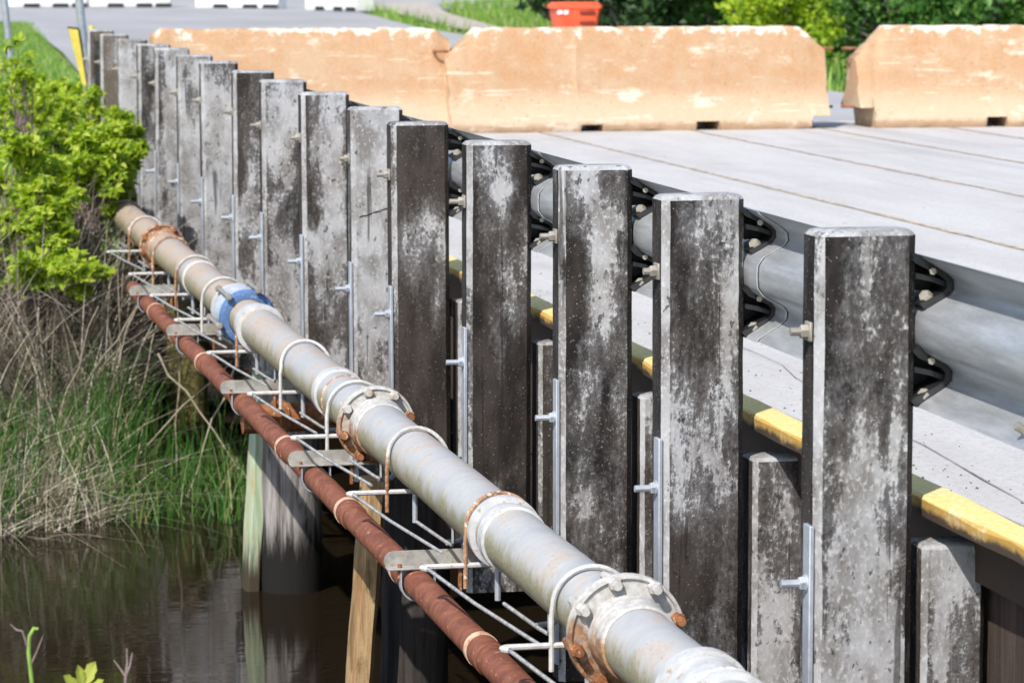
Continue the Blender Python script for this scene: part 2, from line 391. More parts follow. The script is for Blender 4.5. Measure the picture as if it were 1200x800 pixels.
# ------------------------------------------------------------------ geometry helpers
ORI = {}
def thing(name, label, cat, loc, group=None):
    o = bpy.data.objects.new(name, None); COL.objects.link(o)
    o.location = loc; o.empty_display_size = 0.1
    ORI[o] = Vector(loc)
    return tag(o, label, cat, group)
def tag(o, label=None, cat=None, group=None, kind=None):
    if label: o['label'] = label
    if cat: o['category'] = cat
    if group: o['group'] = group
    if kind: o['kind'] = kind
    return o
def obj(name, bm, mats, parent=None, origin=None, smooth=True, angle=38):
    """bm holds world coordinates; the object gets its own origin"""
    me = bpy.data.meshes.new(name)
    o = bpy.data.objects.new(name, me); COL.objects.link(o)
    if parent is not None:
        po = ORI[parent]
        w = Vector(origin) if origin is not None else po
        o.parent = parent; o.location = w - po
    else:
        w = Vector(origin) if origin is not None else Vector((0, 0, 0))
        o.location = w
    ORI[o] = w
    bmesh.ops.recalc_face_normals(bm, faces=bm.faces[:])
    bm.transform(Matrix.Translation(-w))
    bm.to_mesh(me); bm.free()
    for m in (mats if isinstance(mats, (list, tuple)) else [mats]): me.materials.append(m if not isinstance(m, str) else M[m])
    if smooth:
        me.shade_smooth(); me.set_sharp_from_angle(angle=R(angle))
    return o
def raw(name, verts, faces, mat, parent=None, origin=(0, 0, 0)):
    me = bpy.data.meshes.new(name)
    w = Vector(origin)
    verts = np.asarray(verts, dtype=float) - np.array(w)
    me.from_pydata(verts.tolist(), [], faces.tolist() if hasattr(faces, 'tolist') else faces)
    o = bpy.data.objects.new(name, me); COL.objects.link(o)
    if parent is not None: o.parent = parent; o.location = w - ORI[parent]
    else: o.location = w
    ORI[o] = w
    me.materials.append(M[mat] if isinstance(mat, str) else mat)
    return o
def nb(): return bmesh.new()
def quadloop(bm, a, b, mi=0):
    n = len(a)
    for i in range(n):
        try:
            f = bm.faces.new((a[i], a[(i + 1) % n], b[(i + 1) % n], b[i])); f.material_index = mi
        except ValueError: pass
def box(bm, x0, x1, y0, y1, z0, z1, ch=0.0):
    if ch <= 0:
        v = [bm.verts.new(p) for p in ((x0, y0, z0), (x1, y0, z0), (x1, y1, z0), (x0, y1, z0), (x0, y0, z1), (x1, y0, z1), (x1, y1, z1), (x0, y1, z1))]
        for f in ((0, 1, 2, 3), (4, 5, 6, 7), (0, 1, 5, 4), (1, 2, 6, 5), (2, 3, 7, 6), (3, 0, 4, 7)): bm.faces.new([v[i] for i in f])
        return
    t = bmesh.new(); box(t, x0, x1, y0, y1, z0, z1)
    bmesh.ops.bevel(t, geom=t.edges[:], offset=ch, segments=1, affect='EDGES')
    merge(bm, t)
def merge(bm, t):
    mp = {}
    for v in t.verts: mp[v] = bm.verts.new(v.co)
    for f in t.faces:
        nf = bm.faces.new([mp[v] for v in f.verts]); nf.material_index = f.material_index
    t.free()
def ring(bm, c, u, v, r, n, ph=0.0):
    return [bm.verts.new(c + u * (r * math.cos(2 * math.pi * i / n + ph)) + v * (r * math.sin(2 * math.pi * i / n + ph))) for i in range(n)]
def tube(bm, pts, r, n=8, caps=True):
    pts = [Vector(p) for p in pts]
    rr = r if isinstance(r, (list, tuple)) else [r] * len(pts)
    prev = None; u = None
    for i, p in enumerate(pts):
        d = ((pts[min(i + 1, len(pts) - 1)] - pts[i]).normalized() + (pts[i] - pts[max(i - 1, 0)]).normalized())
        d = d.normalized() if d.length > 1e-6 else Vector((0, 0, 1))
        if u is None:
            u = d.orthogonal().normalized()
        u = (u - d * u.dot(d)).normalized()
        v = d.cross(u)
        cur = ring(bm, p, u, v, rr[i], n)
        if prev: quadloop(bm, prev, cur)
        elif caps: bm.faces.new(cur[::-1])
        prev = cur
    if caps: bm.faces.new(prev)
def lathe_y(bm, cx, cz, prof, n=40, closed=False):
    rings = [ring(bm, Vector((cx, y, cz)), Vector((1, 0, 0)), Vector((0, 0, 1)), r, n) for y, r in prof]
    for a, b in zip(rings, rings[1:]): quadloop(bm, a, b)
    if closed: quadloop(bm, rings[-1], rings[0])
    return rings
def hexbolt(bm, p, d, r, h, shank=0.0, rs=None):
    """hex head at p pointing along d, with a bit of shank beyond"""
    p = Vector(p); d = Vector(d).normalized(); u = d.orthogonal().normalized(); v = d.cross(u)
    a = ring(bm, p, u, v, r, 6); b = ring(bm, p + d * h * 0.85, u, v, r, 6); c = ring(bm, p + d * h, u, v, r * 0.86, 6)
    bm.faces.new(a[::-1]); quadloop(bm, a, b); quadloop(bm, b, c); bm.faces.new(c)
    if shank: tube(bm, [p + d * h * 0.9, p + d * (h + shank)], rs or r * 0.5, 8)
def extrude_y(bm, prof, y0, y1, closed=True, segs=1):
    rows = []
    for k in range(segs + 1):
        y = y0 + (y1 - y0) * k / segs
        rows.append([bm.verts.new((x, y, z)) for x, z in prof])
    for a, b in zip(rows, rows[1:]): quadloop(bm, a, b)
    if closed: bm.faces.new(rows[0]); bm.faces.new(rows[-1][::-1])
def jitter(bm, amt, sel=None):
    for v in bm.verts:
        if sel is None or sel(v): v.co += Vector((random.uniform(-amt, amt), random.uniform(-amt, amt), random.uniform(-amt, amt)))

WATER = -2.75
ROAD = -1.35
# ------------------------------------------------------------------ setting: terrain, water, road
def sstep(t, a, b):
    t = np.clip((t - a) / (b - a), 0, 1); return t * t * (3 - 2 * t)
def shore(x):
    return 15.35 + 0.32 * np.clip(x, -3, 1.5) - 0.25 * np.clip(x + 3, -30, 0) + 3.6 * sstep(x, 1.5, 2.3)
def height(x, y):
    t = y - shore(x)
    far = np.interp(t, [-6, -1.2, -0.2, 0.25, 1.0, 2.0, 3.2, 5.5, 9, 14], [-3.7, -3.5, -2.9, -2.66, -2.5, -2.15, -1.85, -1.55, -1.43, -1.40])
    under = sstep(x, 1.6, 2.2) * (1 - sstep(x, 10.6, 12.5))
    far = far * (1 - under) + np.interp(t, [-6, 0, 1.5, 2.5, 4], [-3.7, -2.85, -2.6, -2.4, -1.42]) * under
    near = np.interp(y, [0, 3.5, 6, 9, 11], [-1.55, -1.6, -2.05, -2.95, -3.7])
    h = np.where(y < 11, near, far)
    bump = 0.05 * np.sin(x * 2.3 + y * 1.1) * np.sin(y * 1.9 - x * 0.7) + 0.03 * np.sin(x * 5.1 + 1) * np.sin(y * 4.3)
    flat = sstep(y, 20, 26)
    return h + bump * (1 - flat) - 0.012 * flat
gx = np.unique(np.concatenate([np.linspace(-900, -30, 14), np.linspace(-30, -4, 14), np.linspace(-4, 4, 65), np.linspace(4, 30, 30), np.linspace(30, 900, 14)]))
gy = np.unique(np.concatenate([np.linspace(-900, -10, 10), np.linspace(-10, 5, 12), np.linspace(5, 26, 110), np.linspace(26, 110, 30), np.linspace(110, 1500, 12)]))
X, Y = np.meshgrid(gx, gy)
Z = height(X, Y)
gv = np.stack([X.ravel(), Y.ravel(), Z.ravel()], 1)
ny, nx = X.shape
idx = np.arange(ny * nx).reshape(ny, nx)
gf = np.stack([idx[:-1, :-1].ravel(), idx[:-1, 1:].ravel(), idx[1:, 1:].ravel(), idx[1:, :-1].ravel()], 1)
g = raw('ground', gv, gf, 'ground'); tag(g, kind='structure')
g.data.shade_smooth()

bm = nb()
v = [bm.verts.new(p) for p in ((-300, 3, WATER), (300, 3, WATER), (300, 21, WATER), (-300, 21, WATER))]
bm.faces.new(v)
tag(obj('water', bm, 'water', smooth=False), kind='structure')

def sheet(name, left, right, z, mat, kind='structure'):
    bm = nb(); pl = None
    for (x0, y0), (x1, y1) in zip(left, right):
        cur = [bm.verts.new((x0 + (x1 - x0) * k / 4, y0 + (y1 - y0) * k / 4, z)) for k in range(5)]
        if pl:
            for k in range(4): bm.faces.new((pl[k], pl[k + 1], cur[k + 1], cur[k]))
        pl = cur
    o = obj(name, bm, mat, smooth=False); tag(o, kind=kind); return o
sheet('road', [(2.36, 25.62), (2.6, 30), (3.1, 40), (3.4, 46), (4.1, 65), (2.5, 78), (-8, 84), (-60, 86), (-60, 100)],
      [(10.6, 25.62), (9.95, 31), (10.2, 40), (10.5, 46), (11.2, 61), (13.0, 79), (24, 87), (70, 90), (70, 104)], ROAD, 'asphalt')
sheet('path', [(10.9, 40), (11.3, 52), (11.75, 60), (13.2, 74), (15.6, 91)], [(11.5, 40), (12.1, 52), (12.7, 60.5), (14.4, 74), (17.4, 93)], ROAD + 0.006, 'gravel')

# ------------------------------------------------------------------ the bridge
bridge = thing('bridge', 'old low road bridge of concrete deck slabs with yellow curb over the creek', 'bridge', (2.34, 2.0, ROAD))
bm = nb(); box(bm, 2.50, 10.6, -3, 25.6, ROAD - 0.3, ROAD)
obj('deck', bm, 'deck', bridge, (6.5, 12, ROAD), smooth=False)
bm = nb()      # curb: outer edge broken and uneven
rows = []
for k in range(180):
    y = -3 + 28.6 * k / 179
    j = random.uniform(-0.006, 0.006); e = random.uniform(0.004, 0.012) + (0.02 if random.random() < 0.07 else 0)
    zt = -1.17 + random.uniform(-0.003, 0.003)
    rows.append([bm.verts.new(p) for p in ((2.352 + j, y, -1.215), (2.338 + j, y, -1.212), (2.336 + j, y, zt - e), (2.336 + e + j, y, zt), (2.418, y, zt), (2.432, y, zt - 0.010), (2.437, y, ROAD + 0.001), (2.56, y, ROAD + 0.001), (2.56, y, ROAD - 0.05), (2.486, y, ROAD - 0.05), (2.486, y, -1.216))])
for a, b in zip(rows, rows[1:]): quadloop(bm, a, b)
bm.faces.new(rows[0]); bm.faces.new(rows[-1][::-1])
obj('curb', bm, 'curb', bridge, (2.34, 2, -1.17), angle=30)
bm = nb(); y = -3.0
while y < 25:      # fascia planks on edge
    y2 = min(y + 3.05, 25.5)
    box(bm, 2.482, 2.54, y, y2 - 0.006, -1.78, -1.266, 0.004); y = y2
obj('fascia', bm, 'fascia', bridge, (2.5, 2, -1.78))
for k in range(7):
    bm = nb(); box(bm, 3.2 + k * 1.15, 3.45 + k * 1.15, -2.9, 25.4, -1.78, ROAD - 0.302)
    obj('stringer', bm, 'dark_wood', bridge, (3.2 + k * 1.15, 2, -1.7))
for yy in (11.15, 14.2, 18.35):
    bm = nb(); box(bm, 2.1, 10.5, yy - 0.15, yy + 0.15, -2.12, -1.785, 0.01)
    obj('pile_cap', bm, 'dark_wood', bridge, (5, yy, -2))
bm = nb()
for k in range(6): box(bm, 2.12, 10.6, 20.6 + 0.004 * (k % 2), 20.7, -2.95 + k * 0.205, -2.95 + k * 0.205 + 0.199, 0.006)
obj('abutment', bm, 'abut', bridge, (5, 20.6, -2.9))
for xj in (3.32, 4.38, 5.44, 6.65, 7.72, 8.75, 9.7):      # joints between the deck slabs
    bm = nb(); prev = None
    for k in range(120):
        y = 1 + 24.58 * k / 119
        w = random.uniform(0.009, 0.024); x = xj + random.uniform(-0.005, 0.005)
        cur = [bm.verts.new((x - w, y, ROAD + 0.004)), bm.verts.new((x + w, y, ROAD + 0.004))]
        if prev: bm.faces.new((prev[0], prev[1], cur[1], cur[0]))
        prev = cur
    obj('joint', bm, 'joint', bridge, (xj, 12, ROAD), smooth=False)
bm = nb()       # hairline cracks and scuffs
for (x0, y0, x1, y1) in ((2.75, 5.2, 3.25, 12.6),):
    prev = None
    for k in range(26):
        f = k / 25; w = random.uniform(0.001, 0.004)
        x = x0 + (x1 - x0) * f + random.uniform(-0.02, 0.02); y = y0 + (y1 - y0) * f + random.uniform(-0.02, 0.02)
        n = Vector((-(y1 - y0), x1 - x0, 0)).normalized() * w
        cur = [bm.verts.new((x - n.x, y - n.y, ROAD + 0.005)), bm.verts.new((x + n.x, y + n.y, ROAD + 0.005))]
        if prev: bm.faces.new((prev[0], prev[1], cur[1], cur[0]))
        prev = cur
obj('crack', bm, 'dark_joint', bridge, (5, 12, ROAD), smooth=False)

gv_ = []; gf_ = []
for q in range(1500):       # grit swept against the curb and the joints
    gxx = 2.47 + abs(random.gauss(0, 0.32)); gyy = random.uniform(4, 24); r_ = random.uniform(0.0015, 0.0055)
    b_ = len(gv_)
    for a_ in (0.2, 1.7, 3.3, 4.8): gv_.append((gxx + math.cos(a_) * r_ * random.uniform(0.7, 1.3), gyy + math.sin(a_) * r_ * random.uniform(0.7, 1.6), ROAD + 0.001))
    gv_.append((gxx, gyy, ROAD + 0.001 + r_ * 0.9))
    for k in range(4): gf_.append((b_ + k, b_ + (k + 1) % 4, b_ + 4))
tag(raw('grit', np.array(gv_), gf_, simple('dark_grit', (0.11, 0.095, 0.08), 0.95, 0, 0.5, 3)), 'dark grit and crumbs scattered on the deck beside the curb', 'grit', kind='stuff')

# ------------------------------------------------------------------ tall posts
PX0, PX1 = 2.074, 2.291
post_rows = [  # y, top z, lichen, brown, width factor, label
    (6.62, -0.599, 0.50, 0.0, 1.03, 'tall grey speckled rail post nearest the viewer, chamfered edges darkened by painted shade'),
    (7.92, -0.617, 0.40, 0.0, 1.0, 'second tall rail post from the near end, dark with pale streaks'),
    (9.08, -0.617, 0.42, 0.0, 1.0, 'third tall rail post from the near end, chipped pale patches over a dark foot'),
    (10.44, -0.622, 0.40, 0.0, 1.0, 'fourth tall rail post from the near end, long white peeling patch'),
    (11.82, -0.628, 0.16, 0.1, 1.0, 'darkest tall rail post, nearly all blackish brown, fifth from the near end'),
    (12.78, -0.617, 0.74, 0.0, 0.97, 'pale tall rail post with a slanting crack, sixth from the near end'),
    (14.09, -0.611, 0.50, 0.15, 0.98, 'tall rail post with dark top and pale foot, seventh from the near end'),
    (15.37, -0.604, 0.68, 0.0, 1.0, 'mottled pale grey tall rail post, eighth from the near end'),
    (16.50, -0.599, 0.55, 0.1, 0.97, 'mottled dark grey tall rail post, ninth from the near end'),
    (17.90, -0.597, 0.72, 0.0, 0.95, 'light grey tall rail post, tenth from the near end'),
    (19.09, -0.596, 0.74, 0.0, 0.96, 'light grey tall rail post with dark blot, eleventh from the near end'),
    (20.37, -0.592, 0.78, 0.0, 1.0, 'evenly pale tall rail post, twelfth from the near end'),
    (21.52, -0.597, 0.64, 0.0, 1.0, 'grey tall rail post with brown lower stain, fourth from the far end'),
    (22.87, -0.598, 0.78, 0.0, 0.95, 'whitish tall rail post with leaves at its foot, third from the far end'),
    (24.39, -0.599, 0.30, 0.9, 0.97, 'plain brown tall rail post, second from the far end'),
    (25.49, -0.592, 0.36, 0.8, 0.95, 'brown grey tall rail post beside the yellow marker, last before the far road'),
]
def post_mesh(x0, x1, y0, y1, z0, z1, ch, cht):
    """chamfered post, faces cut along the length and slightly worn; slot 1 = paler top and left front chamfer, other chamfers darkened as painted shade"""
    bm = nb()
    def loop(z, ins, j):
        c = ch + random.uniform(-0.0009, 0.0009)
        a0, a1, b0, b1 = x0 + ins, x1 - ins, y0 + ins, y1 - ins
        p = [(a0 + c, b0), (a1 - c, b0), (a1, b0 + c), (a1, b1 - c), (a1 - c, b1), (a0 + c, b1), (a0, b1 - c), (a0, b0 + c)]
        return [bm.verts.new((x + random.uniform(-j, j), y + random.uniform(-j, j), z)) for x, y in p]
    n = 26
    prev = loop(z0, 0, 0); bm.faces.new(prev[::-1])
    for k in range(1, n + 1):
        cur = loop(z0 + (z1 - cht - z0) * k / n, 0, 0.0006)
        for i in range(8):
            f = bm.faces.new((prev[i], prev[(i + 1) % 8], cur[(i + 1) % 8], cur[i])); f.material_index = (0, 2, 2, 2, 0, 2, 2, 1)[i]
        prev = cur
    mid = loop(z1 - cht * 0.35, cht * 0.45, 0.001); quadloop(bm, prev, mid, 1)
    top = loop(z1, cht * 1.05, 0.001); quadloop(bm, mid, top, 1)
    f = bm.faces.new(top); f.material_index = 1
    return bm
for i, (y, zt, lich, brown, wf, lab) in enumerate(post_rows):
    zt += 0.018
    xc = (PX0 + PX1) / 2 + random.uniform(-0.004, 0.004); hw = (PX1 - PX0) / 2 * wf
    zb = -2.1 if y < 20 else -1.75
    p = thing('rail_post', lab, 'post', (xc, y, zb), 'tall rail posts along the bridge edge')
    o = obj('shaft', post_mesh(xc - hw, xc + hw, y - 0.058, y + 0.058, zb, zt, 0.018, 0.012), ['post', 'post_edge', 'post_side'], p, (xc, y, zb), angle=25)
    o.color = (lich, brown, 0, 1)
    xf = xc - hw
    p.rotation_euler = (random.uniform(-0.006, 0.006), random.uniform(-0.005, 0.005), random.uniform(-0.03, 0.03))
    # galvanised strap on the outer face, with a bolt and nut through it
    if y < 24:
        bm = nb(); z1 = -1.215; box(bm, xf - 0.009, xf + 0.001, y - 0.052, y - 0.004, max(zb + 0.03, -2.05), z1, 0.0015)
        s = obj('strap', bm, 'galv', p, (xf, y, -1.6))
        bm = nb(); zz = -1.335 + random.uniform(-0.02, 0.02)
        hexbolt(bm, (xf - 0.009, y - 0.026, zz), (-1, 0, 0), 0.016, 0.016, 0.040, 0.009)
        tube(bm, [(xf - 0.009, y - 0.026, zz), (xf - 0.013, y - 0.026, zz)], 0.020, 14)
        obj('bolt', bm, 'galv', p, (xf, y, zz))
    bm = nb(); zz = -0.795 + random.uniform(-0.012, 0.012)
    box(bm, xf - 0.007, xf, y - 0.034, y + 0.008, zz - 0.021, zz + 0.021, 0.002)
    hexbolt(bm, (xf - 0.006, y - 0.013, zz), (-1, 0, 0), 0.0155, 0.017, random.uniform(0.015, 0.03), 0.009)
    obj('bolt', bm, 'bolt', p, (xf, y, zz))

    if 12.7 < y < 12.9:       # slanting crack across the pale post
        bm = nb(); yf = y - 0.0585; prev = None
        for k in range(13):
            f = k / 12; x = xc - hw + 0.03 + (2 * hw - 0.045) * f; z = -1.035 + 0.048 * f + 0.0012 * math.sin(k * 1.9); w = 0.0022 + 0.0012 * math.sin(k * 2.7)
            cur = [bm.verts.new((x, yf - 0.001, z - w)), bm.verts.new((x, yf - 0.001, z + w)), bm.verts.new((x, yf + 0.003, z + w)), bm.verts.new((x, yf + 0.003, z - w))]
            if prev: quadloop(bm, prev, cur)
            prev = cur
        obj('crack', bm, 'slot', p, (xc, yf, -1.01), smooth=False)

# short posts tucked between the tall ones and the deck edge
short_labels = ['short grey post beside the foot of the nearest tall post, under the yellow curb',
    'short mottled post right of the second tall post, black shaded top',
    'short dark post right of the third tall post, pale left edge',
    'short narrow post seen in the gap right of the fourth tall post',
    'short post glimpsed in the slit right of the darkest tall post',
    'short post behind the pale cracked sixth tall post, hidden but for a sliver',
    'short post behind the seventh tall post from the near end']
for i, lab in enumerate(short_labels):
    y = post_rows[i][0]
    o = obj('short_post', post_mesh(2.318, 2.462, y - 0.05, y + 0.07, -2.1, -1.272 + random.uniform(-0.004, 0.004), 0.012, 0.008), ['post', 'post_edge', 'post_side'], None, (2.39, y, -2.1), angle=25)
    o.color = ((0.62, 0.5, 0.46, 0.4, 0.4, 0.5, 0.4)[i], 0.15, 0, 1)
    tag(o, lab, 'post', 'short posts under the deck edge')

# ------------------------------------------------------------------ guardrail
def wprofile(off=0.0):
    key = [(0.000, -0.660), (0.006, -0.668), (0.062, -0.704), (0.076, -0.718), (0.078, -0.738), (0.068, -0.752), (0.016, -0.782), (0.002, -0.802), (0.0, -0.826),
           (0.0, -0.838), (0.002, -0.862), (0.016, -0.882), (0.068, -0.912), (0.078, -0.926), (0.076, -0.946), (0.062, -0.960), (0.006, -0.996), (0.000, -1.004)]
    return [(2.297 + x + off, -0.634 + (z + 0.66) * 0.955) for x, z in key]
rail = thing('guardrail', 'galvanised corrugated steel guardrail running behind the tall posts', 'guardrail', (2.4, 6, -1.35))
bm = nb()
front = wprofile(); back = [(x + 0.004, z) for x, z in front][::-1]
extrude_y(bm, front + back, 2.0, 24.0, True, 22)
obj('rail_beam', bm, 'galv_rail', rail, (2.4, 6, -0.83), angle=60)
for i, row in enumerate(post_rows):
    y = row[0]
    if y >= 24: continue
    def bar(bm, pts, th, y0, y1):
        top = [(x, z + th / 2) for x, z in pts]; bot = [(x, z - th / 2) for x, z in pts][::-1]
        extrude_y(bm, top + bot, y0, y1, True)
    # black spacer: claws in both crests, part bracket, part post shadow modelled in black
    for lo, hi in ((0, 7), (10, 18)):
        prof = wprofile(-0.004)[lo:hi]
        zl, zr = prof[0][1], prof[-1][1]
        bm = nb(); inner = []
        for k, (x, z) in enumerate(prof):
            cz = (zl + zr) / 2; inner.append((x - 0.013, cz + (z - cz) * 0.80))
        extrude_y(bm, prof + inner[::-1], y - 0.062, y + 0.058, True)
        xw = [(x - 0.010, zl + zr - (zl + zr) / 2 + (z - (zl + zr) / 2) * 0.9) for x, z in prof]
        extrude_y(bm, [(PX1 + 0.001, zr + 0.03)] + xw[::-1][1:-1] + [(PX1 + 0.001, zl - 0.03)], y + 0.03, y + 0.04)
        bar(bm, [(PX1 + 0.002, (zl + zr) / 2 + 0.012), (2.33, (zl + zr) / 2 + 0.004), (2.36, (zl + zr) / 2 - 0.008)], 0.012, y - 0.045, y + 0.03)
        b = obj('spacer', bm, 'black', rail, (2.34, y, zr), angle=50)
        for p, d, r_ in (((2.322, y - 0.045, zr + 0.020), (-0.75, -0.45, 0.5), 0.0145), ((2.325, y - 0.064, zl - 0.035), (-0.35, -0.94, 0), 0.0085)):
            bm = nb(); hexbolt(bm, p, d, r_, r_ * 1.3)
            obj('bolt', bm, 'bolt', b, p)
# backing plates of the same corrugation at some posts
for y in (7.92, 10.44, 12.78):
    bm = nb(); pr = wprofile(-0.0035); bk = [(x - 0.0035, z) for x, z in pr][::-1]
    extrude_y(bm, pr + bk, y - 0.15, y + 0.2, True)
    obj('backing_plate', bm, 'galv_rail', rail, (2.4, y, -0.83), angle=60)
for yb in (5.98,):
    bm = nb(); hexbolt(bm, (2.325, yb, -0.935), (-0.86, 0, 0.5), 0.012, 0.012, 0.02, 0.009)
    obj('splice_bolt', bm, 'bolt', rail, (2.43, yb, -0.97))

# ------------------------------------------------------------------ the big pale pipe
AX, AZ, PR = 1.72, -1.485, 0.081
pipe = thing('water_pipe', 'thick pale grey pipe with flanges and rust streaks running along the bridge side', 'pipe', (AX, 2.0, AZ))
bm = nb()
prof = [(1.5, PR)]
yy = 1.5
while yy < 19.8:
    yy += 0.15; prof.append((yy, PR + random.uniform(-0.0006, 0.0006)))
rings = lathe_y(bm, AX, AZ, prof, 48); bm.faces.new(rings[0]); bm.faces.new(rings[-1][::-1])
obj('pipe_run', bm, 'pipe', pipe, (AX, 2.0, AZ), angle=50)
def flange(y, mats, r=0.132, n=8, ph=0.25, gap=True):
    """two bolted rings facing each other with a bell on the near side"""
    bm = nb()
    lathe_y(bm, AX, AZ, [(y - 0.150, PR + 0.001), (y - 0.146, PR + 0.007), (y - 0.075, PR + 0.010), (y - 0.05, PR + 0.013), (y - 0.046, PR + 0.005), (y - 0.022, PR + 0.008), (y - 0.020, r - 0.010), (y - 0.027, r - 0.007), (y - 0.025, r), (y - 0.004, r + 0.002), (y - 0.002, PR)], 48)
    f1 = obj('flange', bm, mats[0], pipe, (AX, y, AZ), angle=30)
    bm = nb(); lathe_y(bm, AX, AZ, [(y + 0.002, PR), (y + 0.004, r - 0.004), (y + 0.026, r - 0.006), (y + 0.03, PR + 0.02), (y + 0.06, PR + 0.012), (y + 0.075, PR + 0.001)], 48)
    obj('flange', bm, mats[1], pipe, (AX, y, AZ), angle=30)
    for k in range(n):
        a = ph + 2 * math.pi * k / n
        c = Vector((AX + math.cos(a) * (r - 0.013), y, AZ + math.sin(a) * (r - 0.013)))
        bm = nb(); hexbolt(bm, c - Vector((0, 0.020, 0)), (0, -1, 0), 0.0160, 0.022, 0.018, 0.0105)
        tube(bm, [c - Vector((0, 0.026, 0)), c + Vector((0, 0.03, 0))], 0.009, 8)
        hexbolt(bm, c + Vector((0, 0.026, 0)), (0, 1, 0), 0.0145, 0.018, 0.03, 0.0095)
        obj('bolt', bm, mats[2] if math.sin(a) > 0.45 else 'rust', f1, c)
def sleeve(y, L, h, mat, name='collar'):
    bm = nb(); lathe_y(bm, AX, AZ, [(y - L / 2, PR), (y - L / 2 + 0.003, PR + h), (y + L / 2 - 0.003, PR + h), (y + L / 2, PR)], 48)
    return obj(name, bm, mat, pipe, (AX, y, AZ), angle=30)
flange(6.84, ('rust_pale', 'rust_pale', 'rust_pale'))
flange(10.11, ('rust_pale', 'rust_pale', 'rust_pale'), 0.124)
flange(16.6, ('rust_brown', 'rust', 'rust'), 0.118)
sleeve(6.19, 0.045, 0.019, 'white_paint'); sleeve(6.10, 0.13, 0.010, 'white_paint'); sleeve(6.0, 0.03, 0.016, 'white_paint')
sleeve(8.12, 0.035, 0.015, 'white_paint'); sleeve(8.02, 0.06, 0.007, 'white_paint')
sleeve(10.86, 0.07, 0.008, 'white_paint'); sleeve(10.7, 0.012, 0.004, 'rust_brown')
sleeve(12.92, 0.10, 0.010, 'white_paint'); sleeve(12.84, 0.04, 0.018, 'white_paint')
sleeve(17.55, 0.03, 0.008, 'rust_brown'); sleeve(14.9, 0.05, 0.006, 'white_paint')
# blue bolted coupling
bm = nb(); y = 13.35
lathe_y(bm, AX, AZ, [(y - 0.15, PR + 0.002), (y - 0.148, PR + 0.026), (y - 0.13, PR + 0.036), (y - 0.095, PR + 0.036), (y - 0.085, PR + 0.022), (y - 0.02, PR + 0.020), (y - 0.015, PR)], 48)
bc = obj('blue_coupling', bm, 'blue', pipe, (AX, y, AZ), angle=35); bc['label'] = 'blue bolted coupling with pale straps'
for k in range(6):
    a = 0.2 + k * math.pi / 3
    bm = nb(); cx, cz = AX + math.cos(a) * (PR + 0.045), AZ + math.sin(a) * (PR + 0.045)
    tube(bm, [(cx, y - 0.19, cz), (cx, y + 0.2, cz)], 0.008, 8)
    hexbolt(bm, (cx, y - 0.155, cz), (0, -1, 0), 0.016, 0.018); hexbolt(bm, (cx, y + 0.165, cz), (0, 1, 0), 0.016, 0.018)
    obj('bolt', bm, 'bolt', bc, (cx, y, cz))
bm = nb(); lathe_y(bm, AX, AZ, [(y - 0.012, PR), (y - 0.010, PR + 0.021), (y + 0.06, PR + 0.024), (y + 0.09, PR + 0.034), (y + 0.13, PR + 0.030), (y + 0.14, PR)], 48); obj('sleeve', bm, 'blue_pale', bc, (AX, y, AZ), angle=35)
bm = nb(); lathe_y(bm, AX, AZ, [(y + 0.19, PR), (y + 0.193, PR + 0.03), (y + 0.24, PR + 0.03), (y + 0.243, PR)], 48); obj('band', bm, 'white_paint', bc, (AX, y, AZ), angle=30)

# ------------------------------------------------------------------ thin red pipe
RX, RZ, RR = 1.58, -1.708, 0.039
red = thing('red_pipe', 'thin rusty red pipe hung below and outside the thick pale pipe', 'pipe', (RX, 2.0, RZ))
bm = nb(); prof = [(1.5, RR)]; yy = 1.5
while yy < 16.6: yy += 0.2; prof.append((yy, RR + random.uniform(-0.0004, 0.0004)))
rings = lathe_y(bm, RX, RZ, prof, 28); bm.faces.new(rings[0]); bm.faces.new(rings[-1][::-1])
obj('pipe_run', bm, 'red_pipe', red, (RX, 2, RZ), angle=50)
for y in (6.2, 7.66, 8.75, 9.72, 11.05, 12.3, 13.5, 14.55, 15.5):
    bm = nb(); lathe_y(bm, RX, RZ, [(y - 0.045, RR), (y - 0.043, RR + 0.004), (y + 0.055, RR + 0.0035), (y + 0.057, RR)], 28)
    c = obj('coupling', bm, 'red_pipe', red, (RX, y, RZ), angle=30)
    bm = nb(); lathe_y(bm, RX, RZ, [(y + 0.058, RR), (y + 0.06, RR + 0.0055), (y + 0.092, RR + 0.0045), (y + 0.096, RR)], 28)
    obj('weld_band', bm, 'red_joint', c, (RX, y, RZ), angle=30)

